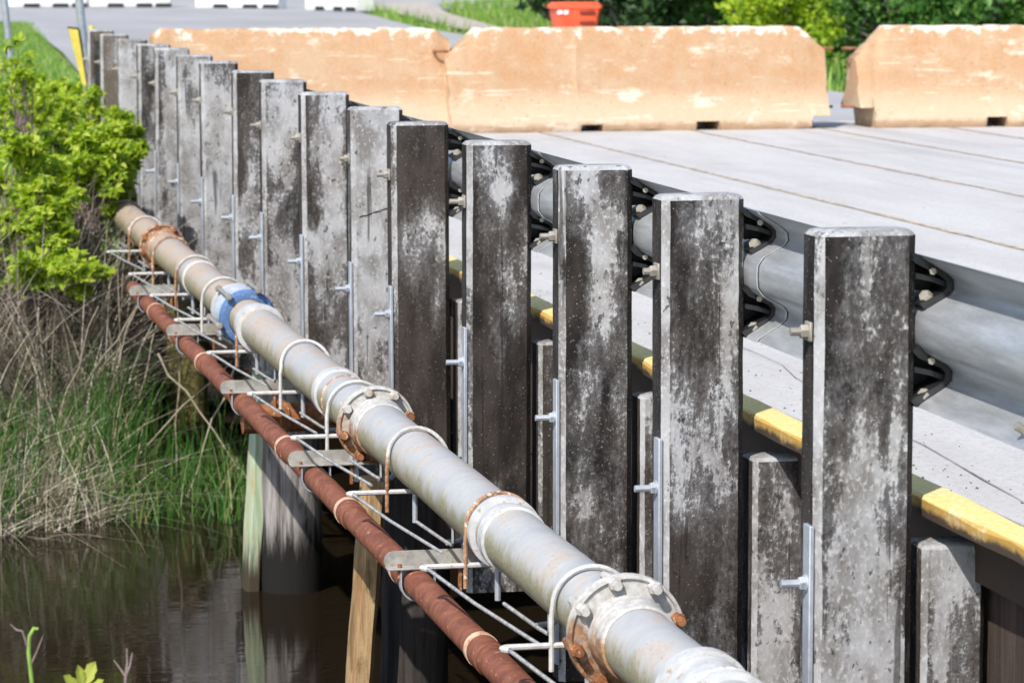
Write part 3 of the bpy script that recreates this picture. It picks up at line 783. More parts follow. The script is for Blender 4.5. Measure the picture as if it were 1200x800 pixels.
# ------------------------------------------------------------------ pipe brackets
NB = [7.15, 8.16, 9.35, 10.5, 11.6, 12.85, 14.05, 15.1, 16.15, 17.4, 18.6]
where = ['beside the nearest flange', 'under the white collar nearest the viewer', 'right of the second flange', 'left of the second flange', 'between the second flange and the blue coupling',
         'under the blue coupling', 'just beyond the blue coupling', 'between the blue coupling and the rusty flange', 'on the near side of the rusty flange', 'beyond the rusty flange', 'next to the bush at the pipe end']
for k, y in enumerate(NB + [6.0, 4.9]):
    lab = ('pale rod bracket with pipe hoop, ' + where[k]) if k < len(NB) else ('pale bent rod bracket on the near stretch of the pipe, ' + ('just outside the frame' if k == len(NB) else 'closest to the viewer'))
    t = thing('pipe_bracket', lab, 'bracket', (AX, y, -1.6), 'rod brackets under the pale pipe')
    zr = -1.577; tx = 1.508
    bm = nb(); tube(bm, [(tx + 0.012, y - 0.03, zr), (tx + 0.002, y - 0.018, zr), (tx, y - 0.006, zr), (tx + 0.006, y, zr), (tx + 0.02, y + 0.002, zr), (1.80, y + 0.002, zr)], 0.0075, 8)
    obj('cross_rod', bm, 'rod', t, (AX, y, zr))
    bm = nb()       # hoop over the pipe
    hoop = [(AX - PR - 0.014, y, zr - 0.06), (AX - PR - 0.014, y, AZ - 0.02)]
    tilt = random.uniform(-0.03, 0.05)
    for a in range(0, 19): hoop.append((AX - math.cos(math.pi * a / 18) * (PR + 0.011), y + tilt * math.sin(math.pi * a / 18), AZ + math.sin(math.pi * a / 18) * (PR + 0.010)))
    hoop += [(AX + PR + 0.014, y, AZ - 0.02), (AX + PR + 0.014, y, zr - 0.06)]
    tube(bm, hoop, 0.0062, 8)
    obj('hoop', bm, 'rust_brown' if k in (1, 5, 8, 10) else ('rust_pale' if k in (2, 7, 9) else 'rod'), t, (AX, y, AZ))
    bm = nb()       # long diagonal legs with an upturned hook
    tube(bm, [(tx + 0.012, y - 0.03, zr), (1.555, y - 0.45, zr - 0.006), (1.615, y - 0.93, zr - 0.014)], 0.0048, 6)
    obj('brace_rod', bm, 'rod_dark', t, (AX, y, zr)); bm = nb()
    tube(bm, [(1.632, y - 0.45, zr - 0.012), (1.66, y - 0.72, zr - 0.02), (1.668, y - 0.79, zr - 0.02), (1.668, y - 0.80, zr - 0.01), (1.668, y - 0.80, AZ + 0.0)], 0.0050, 6)
    obj('brace_rod', bm, 'rod_dark', t, (AX, y, zr))
    bm = nb()
    tube(bm, [(1.79, y - 0.33, -1.44), (1.79, y - 0.33, -1.66), (1.78, y - 0.338, -1.668), (1.735, y - 0.36, -1.668)], 0.0085, 8)
    obj('hanger', bm, 'galv', t, (AX, y - 0.3, zr)); bm = nb()
    tube(bm, [(1.70, y - 0.05, zr + 0.0), (1.70, y - 0.05, zr - 0.085)], 0.008, 8)
    obj('hanger', bm, 'galv', t, (AX, y, zr))
AB = [6.9, 8.62, 10.47, 12.3, 14.25, 16.0]
awhere = ['closest to the viewer', 'nearest fully seen', 'second from the near end', 'third, close to the blue coupling', 'fourth, beyond the blue coupling', 'farthest, beside the dead vines']
for k, y in enumerate(AB):
    t = thing('angle_bracket', 'grey angle bracket strapping the red pipe, ' + awhere[k], 'bracket', (1.75, y, -1.66), 'angle brackets carrying the red pipe')
    bm = nb()
    x0 = 1.492; zb = -1.662
    # vertical leg with rounded outer end, horizontal leg in front
    prof = [(x0 + 0.004, zb), (x0, zb + 0.012), (x0 + 0.004, zb + 0.026), (x0 + 0.014, zb + 0.036), (x0 + 0.03, zb + 0.04), (1.842, zb + 0.04), (1.842, zb)]
    extrude_y(bm, prof, y + 0.022, y + 0.027)
    box(bm, x0 + 0.003, 1.84, y - 0.028, y + 0.0215, zb - 0.005, zb, 0.0012)
    obj('angle', bm, 'angle', t, (1.7, y, zb))
    bm = nb()
    pts = [(RX - 0.047, y - 0.004, zb - 0.002)] + [(RX - 0.047 * math.cos(math.pi * a / 14), y - 0.004, RZ - 0.047 * math.sin(math.pi * a / 14)) for a in range(15)] + [(RX + 0.047, y - 0.004, zb - 0.002)]
    for (ax, ay, az), (bx, by, bz) in zip(pts, pts[1:]):
        d = Vector((bx - ax, 0, bz - az)); n = Vector((d.z, 0, -d.x)).normalized() * 0.002
        vs_ = []
        for yy in (y - 0.02, y + 0.012):
            vs_ += [bm.verts.new((ax - n.x, yy, az - n.z)), bm.verts.new((bx - n.x, yy, bz - n.z)), bm.verts.new((bx + n.x, yy, bz + n.z)), bm.verts.new((ax + n.x, yy, az + n.z))]
        bm.faces.new(vs_[0:4]); bm.faces.new(vs_[4:8][::-1])
        for q in range(4): bm.faces.new((vs_[q], vs_[(q + 1) % 4], vs_[4 + (q + 1) % 4], vs_[4 + q]))
    obj('ring_strap', bm, 'galv', t, (RX, y, RZ), smooth=False)
    bm = nb()
    tube(bm, [(RX - 0.05, y - 0.012, zb + 0.01), (RX - 0.05, y - 0.012, zb - 0.03)], 0.006, 6)
    obj('bolt', bm, 'rust', t, (RX, y, zb)); bm = nb()
    tube(bm, [(1.70, y - 0.01, zb + 0.006), (1.70, y - 0.01, zb - 0.07)], 0.007, 6)
    obj('bolt', bm, 'rust', t, (RX, y, zb))

# ------------------------------------------------------------------ piles and struts in the water
def pile(name, x, y, r, zt, mat, lab, lean=(0, 0)):
    bm = nb(); pts = []; rr = []
    n = 16
    for k in range(n + 1):
        z = -3.6 + (zt + 3.6) * k / n
        pts.append((x + lean[0] * (z - WATER), y + lean[1] * (z - WATER), z)); rr.append(r * (1 + 0.02 * math.sin(k * 1.7)) * (1 - 0.05 * k / n))
    tube(bm, pts, rr, 22)
    jitter(bm, 0.003)
    o = obj(name, bm, mat, None, (x, y, WATER), angle=60)
    return tag(o, lab, 'pile', 'timber piles under the bridge')
pile('timber_pile', 1.985, 13.86, 0.138, -1.80, 'pile', 'grey weathered round pile standing in the water beside the pale green strut')
pile('timber_pile', 2.03, 11.15, 0.125, -1.80, 'pile_tar', 'black tarred round pile beside the yellow wooden strut', (0.02, 0))
pile('timber_pile', 2.02, 18.25, 0.125, -1.8, 'pile_moss', 'mossy brown round pile at the grassy far bank')
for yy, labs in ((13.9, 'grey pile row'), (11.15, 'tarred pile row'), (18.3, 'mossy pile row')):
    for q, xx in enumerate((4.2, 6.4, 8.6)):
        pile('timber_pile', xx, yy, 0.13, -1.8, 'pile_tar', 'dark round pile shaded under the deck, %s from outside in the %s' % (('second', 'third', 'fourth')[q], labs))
def strut(p0, p1, w, d, mat, lab):
    bm = nb(); p0 = Vector(p0); p1 = Vector(p1); rows = []
    for k in range(13):
        c = p0.lerp(p1, k / 12); j = lambda: random.uniform(-0.003, 0.003)
        rows.append([bm.verts.new((c.x + sx * w / 2 + j(), c.y + sy * d / 2 + j(), c.z)) for sx, sy in ((-1, -0.6), (-0.6, -1), (0.6, -1), (1, -0.6), (1, 1), (-1, 1))])
    for a, b in zip(rows, rows[1:]): quadloop(bm, a, b)
    bm.faces.new(rows[0]); bm.faces.new(rows[-1][::-1])
    return tag(obj('timber_strut', bm, mat, None, (p0.x, p0.y, WATER), angle=30), lab, 'strut', 'pale struts beside the piles')
strut((1.775, 13.9, -3.4), (1.87, 13.9, -1.80), 0.075, 0.14, 'strut_green', 'pale green wooden strut leaning against the grey pile')
strut((1.735, 10.98, -3.4), (1.865, 10.98, -1.80), 0.078, 0.12, 'strut_yellow', 'yellow pine strut leaning against the black pile')
bm = nb(); tube(bm, [(1.60, 12.5, -1.80), (1.655, 12.5, -1.80), (1.66, 12.5, -1.80), (2.4, 12.62, -1.80)], 0.058, 20); tube(bm, [(1.73, 12.51, -1.80), (1.765, 12.52, -1.80)], 0.07, 20)
tag(obj('pipe_stub', bm, 'rust', None, (1.9, 12.5, -1.8)), 'short rusty brown pipe stub poking out from under the deck behind the red pipe', 'pipe')
bm = nb(); tube(bm, [(2.0, 19.3, -2.60), (3.2, 19.0, -2.62), (4.4, 19.1, -2.63)], [0.10, 0.11, 0.1], 14); jitter(bm, 0.006)
tag(obj('fallen_log', bm, 'pile_moss', None, (3, 19, -2.6)), 'dark mossy log lying on the bank under the bridge', 'log')

# ------------------------------------------------------------------ concrete road barriers
def barrier(p0, p1, lab, notch_l, notch_r, slots, chl=0.16, chr_=0.16, seed=0, rot=True):
    """jersey barrier from p0 to p1 (foot line facing the viewer)"""
    rd = random.Random(seed)
    p0 = Vector((*p0, ROAD)); p1 = Vector((*p1, ROAD)); L = (p1 - p0).length; u = (p1 - p0).normalized(); n = Vector((u.y, -u.x, 0))   # n towards viewer
    if n.y > 0: n = -n
    H = 0.80
    root = thing('concrete_barrier', lab, 'barrier', p0, 'orange stained concrete barriers across the deck')
    # half profile (distance from centre, height)
    half = [(0.292, 0.0), (0.30, 0.02), (0.30, 0.07), (0.292, 0.085), (0.215, 0.225), (0.196, 0.262), (0.182, 0.30), (0.173, 0.35), (0.107, 0.765), (0.100, 0.788), (0.085, H)]
    t = bmesh.new(); N = 60; rows = []
    def clear(s):   # height of the open pocket under the foot
        h = 0.0
        for a, b, hh in slots:
            if a < s < b: h = max(h, hh)
        if s < notch_l[0]: h = max(h, notch_l[1])
        if s > L - notch_r[0]: h = max(h, notch_r[1])
        return h
    ss = [L * k / N for k in range(N + 1)]
    for a, b, hh in slots: ss += [a, a + 0.004, b - 0.004, b]
    ss += [notch_l[0], notch_l[0] + 0.006, L - notch_r[0], L - notch_r[0] - 0.006]
    for s in sorted(x for x in set(ss) if 0 <= x <= L):
        top = H
        if s < chl: top = H - (chl - s) * 0.98
        if s > L - chr_: top = min(top, H - (s - (L - chr_)) * 0.9)
        top += rd.uniform(-0.008, 0.004) - (0.014 if rd.random() < 0.08 else 0)
        c = clear(s); row = []
        loop = [(d, z) for d, z in half] + [(-d, z) for d, z in reversed(half)]
        for d, z in loop:
            zz = min(z, top - (0.0 if z >= H else 0.012 * (1 if z > 0.7 else 0)))
            if zz < c: zz = c + z * 0.02
            jx = rd.uniform(-0.0016, 0.0016) * (1 + (4 if (s < 0.12 or s > L - 0.12 or z < 0.03) else 0))
            P = u * (s + (rd.uniform(-0.008, 0.008) if s in (0, L) else 0)) + n * (d + (jx if d > 0 else -jx)) + Vector((0, 0, zz))
            row.append(t.verts.new(p0 - n * 0.295 + P))
        rows.append(row)
    for a, b in zip(rows, rows[1:]): quadloop(t, a, b)
    t.faces.new(rows[0]); t.faces.new(rows[-1][::-1])
    obj('body', t, 'barrier', root, p0, angle=45)
    c0 = p0 - n * 0.295
    for s, sg in ((0.02, -1), (L - 0.02, 1)):
        for hh, nm in ((0.62, 1), (0.16, 1)):
            bm = nb(); q = c0 + u * s + Vector((0, 0, hh))
            pts = [q, q + u * sg * 0.07, q + u * sg * 0.10 + n * 0.02, q + u * sg * 0.11 + n * 0.05, q + u * sg * 0.10 + n * 0.08, q + u * sg * 0.05 + n * 0.09, q + n * 0.09]
            tube(bm, pts, 0.011, 8)
            obj('steel_loop', bm, 'rebar', root, q)
    return root
barrier((2.50, 24.35), (4.78, 24.42), 'orange stained concrete barrier at the left, its right end behind the next one', (0.0, 0), (0.0, 0), [(0.8, 1.0, 0.07)], 0.05, 0.10, 1)
barrier((4.74, 24.30), (7.80, 24.42), 'orange stained concrete barrier in the middle with two black pockets at its foot', (0.0, 0), (0.16, 0.10), [(1.02, 1.20, 0.055), (1.95, 2.14, 0.07)], 0.25, 0.20, 2)
barrier((8.04, 24.40), (11.09, 24.30), 'rusty orange concrete barrier right of the gap, left corner rounded', (0.12, 0.16), (0.12, 0.16), [(1.03, 1.20, 0.08), (1.95, 2.1, 0.07)], 0.26, 0.2, 3)
barrier((11.2, 24.33), (14.2, 24.2), 'concrete barrier continuing the row at the far right, outside the picture', (0.12, 0.16), (0.12, 0.16), [(1.03, 1.20, 0.08)], 0.26, 0.2, 4)

# far white plastic barriers across the road
def white_barrier(x0, x1, y0, y1, lab):
    t = thing('white_barrier', lab, 'barrier', (x0, y0, ROAD), 'white plastic barriers closing the far road')
    L = math.hypot(x1 - x0, y1 - y0); a = math.atan2(y1 - y0, x1 - x0)
    bm = nb()
    half = [(0.26, 0.02), (0.28, 0.06), (0.27, 0.26), (0.14, 0.42), (0.10, 0.9), (0.08, 0.94)]
    loop = half + [(-d, z) for d, z in reversed(half)]
    rows = []
    for s in np.linspace(0, L, 9):
        w = 0.92 if s in (0, L) else 1
        rows.append([bm.verts.new((s, d * w, z)) for d, z in loop])
    for p, q in zip(rows, rows[1:]): quadloop(bm, p, q)
    bm.faces.new(rows[0]); bm.faces.new(rows[-1][::-1])
    bm.transform(Matrix.Translation((x0, y0, ROAD)) @ Matrix.Rotation(a, 4, 'Z'))
    obj('body', bm, 'white_plastic', t, (x0, y0, ROAD), angle=30)
    for s in (0.22, 0.58, 0.82):
        bm = nb(); box(bm, L * s, L * s + 0.42, -0.30, -0.262, 0.015, 0.115, 0.01)
        bm.transform(Matrix.Translation((x0, y0, ROAD)) @ Matrix.Rotation(a, 4, 'Z'))
        obj('fork_slot', bm, 'slot', t, (x0 + L * s * math.cos(a), y0, ROAD))
white_barrier(4.9, 6.95, 85.6, 85.4, 'white plastic barrier at the far left of the road behind the sign poles')
white_barrier(7.05, 9.1, 85.4, 85.2, 'white plastic barrier second from the left at the top edge of the road')
white_barrier(9.75, 11.7, 83.9, 82.6, 'white plastic barrier in the middle of the far road')
white_barrier(12.1, 13.0, 79.8, 77.6, 'short looking white plastic barrier turned towards the grass verge')

# orange plastic barrier behind the middle concrete barrier
t = thing('orange_barrier', 'bright orange plastic traffic barrier peeking over the middle concrete barrier', 'barrier', (8.44, 36, ROAD))
def frustum(bm, x, y, z0, z1, w0, d0, w1, d1, ch=0.03):
    lo = []; hi = []
    for sx, sy in ((-1, -1), (1, -1), (1, 1), (-1, 1)):
        pass
    def lp(w, d, z): return [bm.verts.new((x + px, y + py, z)) for px, py in ((-w + ch, -d), (w - ch, -d), (w, -d + ch), (w, d - ch), (w - ch, d), (-w + ch, d), (-w, d - ch), (-w, -d + ch))]
    a = lp(w0, d0, z0); b = lp(w1, d1, z1); quadloop(bm, a, b); bm.faces.new(a[::-1]); bm.faces.new(b)
bm = nb(); frustum(bm, 8.44, 36, ROAD, ROAD + 0.30, 0.22, 0.22, 0.20, 0.16); frustum(bm, 8.44, 36, ROAD + 0.301, ROAD + 0.755, 0.19, 0.155, 0.262, 0.19)
obj('body', bm, 'orange', t, (8.44, 36, ROAD))
bm = nb(); frustum(bm, 8.44, 36, ROAD + 0.756, ROAD + 0.80, 0.285, 0.20, 0.28, 0.195); frustum(bm, 8.44, 36, ROAD + 0.801, ROAD + 0.825, 0.27, 0.165, 0.25, 0.14)
obj('rim', bm, 'orange', t, (8.44, 36, ROAD + 0.6))
for zz in (0.715, 0.60):
    bm = nb(); box(bm, 8.455, 8.63, 35.79 + 0.01 * (zz < 0.65), 35.86, ROAD + zz - 0.022, ROAD + zz + 0.018, 0.008)
    obj('slot', bm, 'slot_red', t, (8.5, 35.85, ROAD + zz))
for xr in (8.20, 8.27):
    bm = nb(); box(bm, xr, xr + 0.05, 35.80, 35.83, ROAD + 0.69, ROAD + 0.735)
    obj('reflector', bm, 'white_plastic', t, (xr, 35.81, ROAD + 0.7))

# ------------------------------------------------------------------ sign poles
t = thing('sign_pole', 'leaning galvanised steel pole rising out of the grass at the left edge', 'pole', (1.46, 24, -1.5))
bm = nb(); tube(bm, [(1.463, 24, -1.5), (1.36, 24, -0.32), (1.27, 24, 0.75)], 0.026, 14); obj('shaft', bm, 'pole', t, (1.46, 24, -1.5))
bm = nb(); box(bm, 0.95, 1.60, 23.985, 23.99, 0.55, 1.2, 0.002); obj('sign_plate', bm, 'pole', t, (1.3, 24, 0.8))
t = thing('marker_pole', 'grey steel pole with a narrow yellow marker board beside the last bridge posts', 'pole', (2.2, 27.2, -1.5))
bm = nb(); tube(bm, [(2.245, 27.2, -1.5), (2.155, 27.2, -0.35), (2.06, 27.2, 0.85)], 0.036, 16); obj('shaft', bm, 'pole', t, (2.2, 27.2, -1.5))
bm = nb()
b0 = [(2.055, -0.60), (2.135, -0.61), (2.205, -1.09), (2.165, -1.06)]
vv = [[bm.verts.new((x, 27.10 + q + (x - 2.05) * 0.3, z)) for x, z in b0] for q in (0, 0.012)]
bm.faces.new(vv[0]); bm.faces.new(vv[1][::-1]); quadloop(bm, vv[0], vv[1])
mk = obj('marker_board', bm, 'sign_yellow', t, (2.1, 27.1, -0.8), smooth=False)
bm = nb(); vv = [[bm.verts.new((x, 27.118 + q + (x - 2.05) * 0.3, z)) for x, z in ((2.05, -0.585), (2.145, -0.595), (2.222, -1.10), (2.19, -1.11))] for q in (0, 0.01)]
bm.faces.new(vv[0]); bm.faces.new(vv[1][::-1]); quadloop(bm, vv[0], vv[1])
obj('backing', bm, 'slot', mk, (2.1, 27.12, -0.8), smooth=False)
bm = nb(); tube(bm, [(2.19, 26.8, -1.45), (2.22, 26.8, -0.62), (2.221, 26.8, -0.575)], [0.02, 0.02, 0.024], 8)
tag(obj('delineator', bm, 'sign_yellow', None, (2.2, 26.8, -1.4)), 'tiny yellow delineator tip showing above the farthest bridge posts', 'delineator')

# ------------------------------------------------------------------ plants
def unit(a): return a / np.maximum(np.linalg.norm(a, axis=1, keepdims=True), 1e-9)
def leaves(cent, size, up=0.6, lobes=1, seed=0, droop=0.0):
    """leaf blades: every lobe is a folded diamond; returns verts, faces"""
    r = np.random.default_rng(seed); n = len(cent)
    nrm = unit(r.normal(size=(n, 3)) + np.array([-0.25, -0.35, 1.0]) * up * 1.6)
    d = unit(np.cross(nrm, r.normal(size=(n, 3)))); d = unit(d + np.array([0, 0, -droop]))
    V = []; F = []; base = 0
    s = size * r.uniform(0.4, 1.6, (n, 1))
    for l in range(lobes):
        a = (l - (lobes - 1) / 2) * 0.95
        b = np.cross(nrm, d)
        dd = d * math.cos(a) + b * math.sin(a); bb = np.cross(nrm, dd)
        ln = s * (1.0 if l == (lobes - 1) / 2 else 0.8); w = ln * (0.34 if lobes == 1 else 0.27)
        p0 = cent; p1 = cent + dd * ln * 0.5 + bb * w + nrm * ln * 0.09; p2 = cent + dd * ln - nrm * ln * 0.08; p3 = cent + dd * ln * 0.5 - bb * w + nrm * ln * 0.09
        V.append(np.stack([p0, p1, p2, p3], 1))
    V = np.concatenate(V, 1).reshape(-1, 3) if lobes > 1 else V[0].reshape(-1, 3)
    k = np.arange(n * lobes) * 4
    F = np.concatenate([np.stack([k, k + 1, k + 2], 1), np.stack([k, k + 2, k + 3], 1)], 0)
    return V, F
def blob_points(n, clumps, seed, shell=0.55):
    """points in clumps: (centre, radii) list; more towards each clump's skin"""
    r = np.random.default_rng(seed); out = []
    vol = np.array([c[1][0] * c[1][1] * c[1][2] for c in clumps]) ** 0.75; vol = vol / vol.sum()
    for (c, rad), f in zip(clumps, vol):
        m = max(4, int(n * f)); d = unit(r.normal(size=(m, 3))); q = r.uniform(shell ** 3, 1, (m, 1)) ** (1 / 3)
        out.append(np.array(c) + d * q * np.array(rad) * (1 + 0.22 * r.normal(size=(m, 1))))
    return np.concatenate(out, 0)
def stems(bm, base, tips, r0, r1, wob, seed, n=5):
    rd = random.Random(seed)
    for tip in tips:
        b = Vector(base); e = Vector(tip); pts = []; rr = []
        for k in range(n + 1):
            f = k / n; p = b.lerp(e, f) + Vector((rd.uniform(-wob, wob), rd.uniform(-wob, wob), 0)) * math.sin(f * math.pi)
            p.z = b.z + (e.z - b.z) * (f ** 0.8); pts.append(p); rr.append(r0 + (r1 - r0) * f)
        tube(bm, pts, rr, 5)
def bank_bush(name, base, clumps, n, size, mat, lab, seed, cat='bush', lobes=3, group='bushes on the far bank'):
    t = thing(name, lab, cat, base, group)
    P = blob_points(n, clumps, seed, 0.35)
    V, F = leaves(P, size, 1.0, lobes, seed, 0.1)
    raw('foliage', V, F, mat, t, base)
    bm = nb(); stems(bm, base, [c for c, _ in clumps], 0.006, 0.002, 0.08, seed)
    obj('stem', bm, 'twig', t, base)
    return t
r2 = random.Random(5)
def clumps_in(c, rad, n, cr, seed):
    rd = random.Random(seed); out = []
    for _ in range(n):
        d = Vector((rd.gauss(0, 1), rd.gauss(0, 1), rd.gauss(0, 1))).normalized() * rd.uniform(0.25, 1.0)
        s = cr * rd.uniform(0.6, 1.4)
        out.append(((c[0] + d.x * rad[0], c[1] + d.y * rad[1], c[2] + d.z * rad[2]), (s, s, s * 0.7)))
    return out
bank_bush('maple_bush', (1.42, 18.6, -1.9), clumps_in((1.55, 18.7, -1.24), (0.27, 0.5, 0.25), 70, 0.05, 1), 4200, 0.046, 'leaf_bright', 'bright yellow green bush with lobed leaves beside the far end of the pale pipe', 1)
bank_bush('maple_bush', (0.95, 18.2, -1.9), clumps_in((1.12, 17.9, -1.36), (0.30, 0.6, 0.50), 120, 0.05, 2), 6000, 0.046, 'leaf_bright', 'leafy green bush at the left edge under the leaning pole', 2)
bank_bush('maple_bush', (0.45, 18.4, -1.9), clumps_in((0.50, 18.2, -1.2), (0.35, 0.5, 0.46), 50, 0.09, 3), 2600, 0.055, 'leaf_bright', 'broad green bush farthest left on the bank, beyond the picture edge', 3)
bank_bush('maple_bush', (1.9, 21.0, -1.6), clumps_in((1.86, 20.6, -1.14), (0.15, 0.5, 0.22), 24, 0.05, 4), 1500, 0.045, 'leaf_bright', 'low sprig of green leaves against the foot of the far posts', 4)
bank_bush('maple_bush', (1.50, 19.6, -1.8), clumps_in((1.66, 19.45, -1.36), (0.15, 0.25, 0.16), 26, 0.055, 12), 1500, 0.045, 'leaf_bright', 'leafy green sprig covering the far end of the pale pipe', 12)
bank_bush('sapling', (1.25, 20.2, -1.7), clumps_in((1.22, 20.0, -0.74), (0.16, 0.4, 0.32), 26, 0.03, 6), 230, 0.042, 'leaf_bright', 'thin young sapling with scattered leaves in front of the leaning pole', 6, 'sapling')
bank_bush('low_bush', (0.85, 17.4, -2.0), clumps_in((1.18, 17.1, -1.66), (0.34, 0.3, 0.17), 46, 0.04, 8), 1400, 0.044, 'leaf_bright', 'loose trailing green branch hanging over the dead vines', 8)
bank_bush('low_bush', (1.75, 23.8, -1.5), clumps_in((1.58, 22.6, -1.14), (0.46, 1.6, 0.30), 80, 0.05, 9), 2800, 0.045, 'leaf_bright', 'small green bush on the verge left of the brown posts', 9)
bank_bush('low_bush', (-0.8, 18.6, -1.9), clumps_in((-0.8, 18.5, -1.35), (0.6, 0.6, 0.45), 50, 0.10, 14), 2200, 0.055, 'leaf_bright', 'green bush on the bank well left of the picture', 14)
bank_bush('low_bush', (-2.6, 18.9, -1.9), clumps_in((-2.6, 18.8, -1.3), (0.8, 0.6, 0.55), 50, 0.13, 15), 2200, 0.06, 'leaf_bright', 'wide green bush on the bank farthest outside the picture', 15)
bank_bush('low_bush', (1.45, 22.8, -1.5), clumps_in((1.40, 22.2, -0.98), (0.42, 1.2, 0.24), 50, 0.04, 10), 700, 0.045, 'leaf_bright', 'pale wispy weeds on the verge below the lawn', 10)

def blades(n, xr, yr, hgt, wid, seed, lean=0.35, mat='grass', name='grass', segs=3, zfn=None, lean_dir=None, mask=None):
    r = np.random.default_rng(seed)
    x = r.uniform(*xr, n * 5); y = r.uniform(*yr, n * 5)
    keep = mask(x, y, r) if mask else np.ones(len(x), bool)
    x = x[keep][:n]; y = y[keep][:n]; m = len(x)
    z = (zfn or height)(x, y) - 0.02
    h = hgt * r.uniform(0.45, 1.3, m); a = r.uniform(0, 2 * np.pi, m)
    L = np.stack([np.cos(a), np.sin(a)], 1) * (lean * r.uniform(0.1, 1.3, m))[:, None]
    if lean_dir is not None: L = L + np.array(lean_dir)
    fa = r.uniform(-0.9, 0.9, m); w = wid * r.uniform(0.6, 1.4, m)
    side = np.stack([np.cos(fa), np.sin(fa), np.zeros(m)], 1) * (w / 2)[:, None]
    rows = []
    for k in range(segs + 1):
        f = k / segs
        c = np.stack([x + L[:, 0] * h * f ** 1.8, y + L[:, 1] * h * f ** 1.8, z + h * (f - 0.28 * (np.hypot(L[:, 0], L[:, 1])) * f ** 2)], 1)
        tw = 1 - f ** 1.5 * 0.9
        rows.append(c - side * tw); rows.append(c + side * tw)
    V = np.stack(rows, 1).reshape(-1, 3); b = np.arange(m)[:, None] * (2 * segs + 2)
    F = np.concatenate([np.concatenate([b + 2 * k, b + 2 * k + 1, b + 2 * k + 3, b + 2 * k + 2], 1) for k in range(segs)], 0)
    o = raw(name, V, F, mat); return o
onbank = lambda lo, hi: (lambda x, y, r: (y - shore(x) > lo) & (y - shore(x) < hi) & (x < 0.092 * y))
patch = lambda lo, hi, s: (lambda x, y, r: (x < 0.095 * y) & (y - shore(x) > lo) & (y - shore(x) < hi) & ((np.sin(x * 9 + s) + np.sin(y * 7 + x * 4 + s * 2)) * 0.5 + r.normal(size=len(x)) * 0.5 > -0.1))
tag(blades(8500, (-4.5, 2.5), (14.0, 20.5), 0.40, 0.010, 21, 0.35, 'grass', 'grass', mask=patch(-0.12, 1.6, 1)), 'tall green grass growing at the water edge of the far bank', 'grass', kind='stuff')
tag(blades(7500, (-4.5, 1.85), (14.0, 18.5), 0.34, 0.0075, 22, 0.9, 'dead', 'dead_grass', mask=patch(-0.12, 1.7, 4)), 'tan dead grass tangled through the green grass at the water edge', 'dead grass', kind='stuff')
tag(blades(3600, (-4.5, 1.68), (14.5, 18.5), 0.85, 0.008, 23, 0.7, 'dead', 'dead_reeds', segs=5, mask=onbank(0.8, 2.5), lean_dir=(-0.05, -0.3)), 'tall dry tan reeds standing on the bank below the green bush', 'reeds', kind='stuff')
tag(blades(9000, (-4.5, 1.70), (15.5, 18.9), 0.8, 0.0085, 24, 1.7, 'vine', 'dead_vines', segs=6, mask=patch(1.0, 2.9, 2), lean_dir=(0.05, -0.3)), 'brown tangle of dead vines and stalks hanging on the bank', 'dead vines', kind='stuff')
tag(blades(52000, (-2.5, 4.3), (20.0, 66), 0.15, 0.022, 25, 0.5, 'lawn', 'lawn_grass', segs=2, mask=lambda x, y, r: (y - shore(x) > 4.0) & (x < 2.34 + 0.047 * np.clip(y - 26, 0, 60) + 0.05 * np.sin(y * 2.1)) & (x > 0.04 * y - 0.2 - 0.06 * (y < 30) * y)), 'short bright green grass on the roadside bank', 'grass', kind='stuff')
tag(blades(16000, (9.6, 24.0), (31, 95), 0.30, 0.03, 26, 0.5, 'lawn', 'verge_grass', segs=2, mask=lambda x, y, r: (x > np.interp(y, [31, 46, 61, 79, 95], [10.0, 10.55, 11.3, 13.2, 20])) & ~((x > np.interp(y, [40, 52, 60, 74, 91], [10.8, 11.25, 11.7, 13.1, 15.5])) & (x < np.interp(y, [40, 52, 60, 74, 93], [11.55, 12.15, 12.8, 14.5, 17.5])) & (y > 40))), 'bright grass along the verge and the dirt path', 'grass', kind='stuff')
tag(blades(3600, (-4.0, 2.3), (19.0, 25.5), 0.34, 0.012, 34, 0.6, 'lawn', 'tall_weeds', segs=3, mask=lambda x, y, r: (y - shore(x) > 3.0) & (x < 2.2)), 'tall yellow green weeds between the bush and the lawn', 'weeds', kind='stuff')
wet = lambda x, y: np.maximum(height(x, y), WATER - 0.06)
tag(blades(520, (1.40, 2.2), (15.5, 17.4), 0.42, 0.010, 31, 0.45, 'grass', 'marsh_grass', zfn=wet, segs=4), 'sparse green blades standing in the shallow water before the mossy pile', 'grass', kind='stuff')
tag(blades(900, (-0.6, 1.75), (14.6, 16.8), 0.50, 0.007, 32, 1.9, 'dead', 'straw', zfn=wet, segs=5, mask=lambda x, y, r: onbank(-0.25, 0.5)(x, y, r) & (x < 0.09 * y), lean_dir=(0.3, -0.2)), 'pale flattened straw lying along the waterline', 'straw', kind='stuff')
tag(blades(700, (-0.6, 1.9), (15.0, 17.2), 0.62, 0.008, 33, 0.8, 'grass', 'arching_grass', zfn=wet, segs=5, mask=lambda x, y, r: onbank(-0.1, 1.1)(x, y, r) & (x < 0.086 * y), lean_dir=(0.28, -0.1)), 'long green blades arching to the right over the water edge', 'grass', kind='stuff')
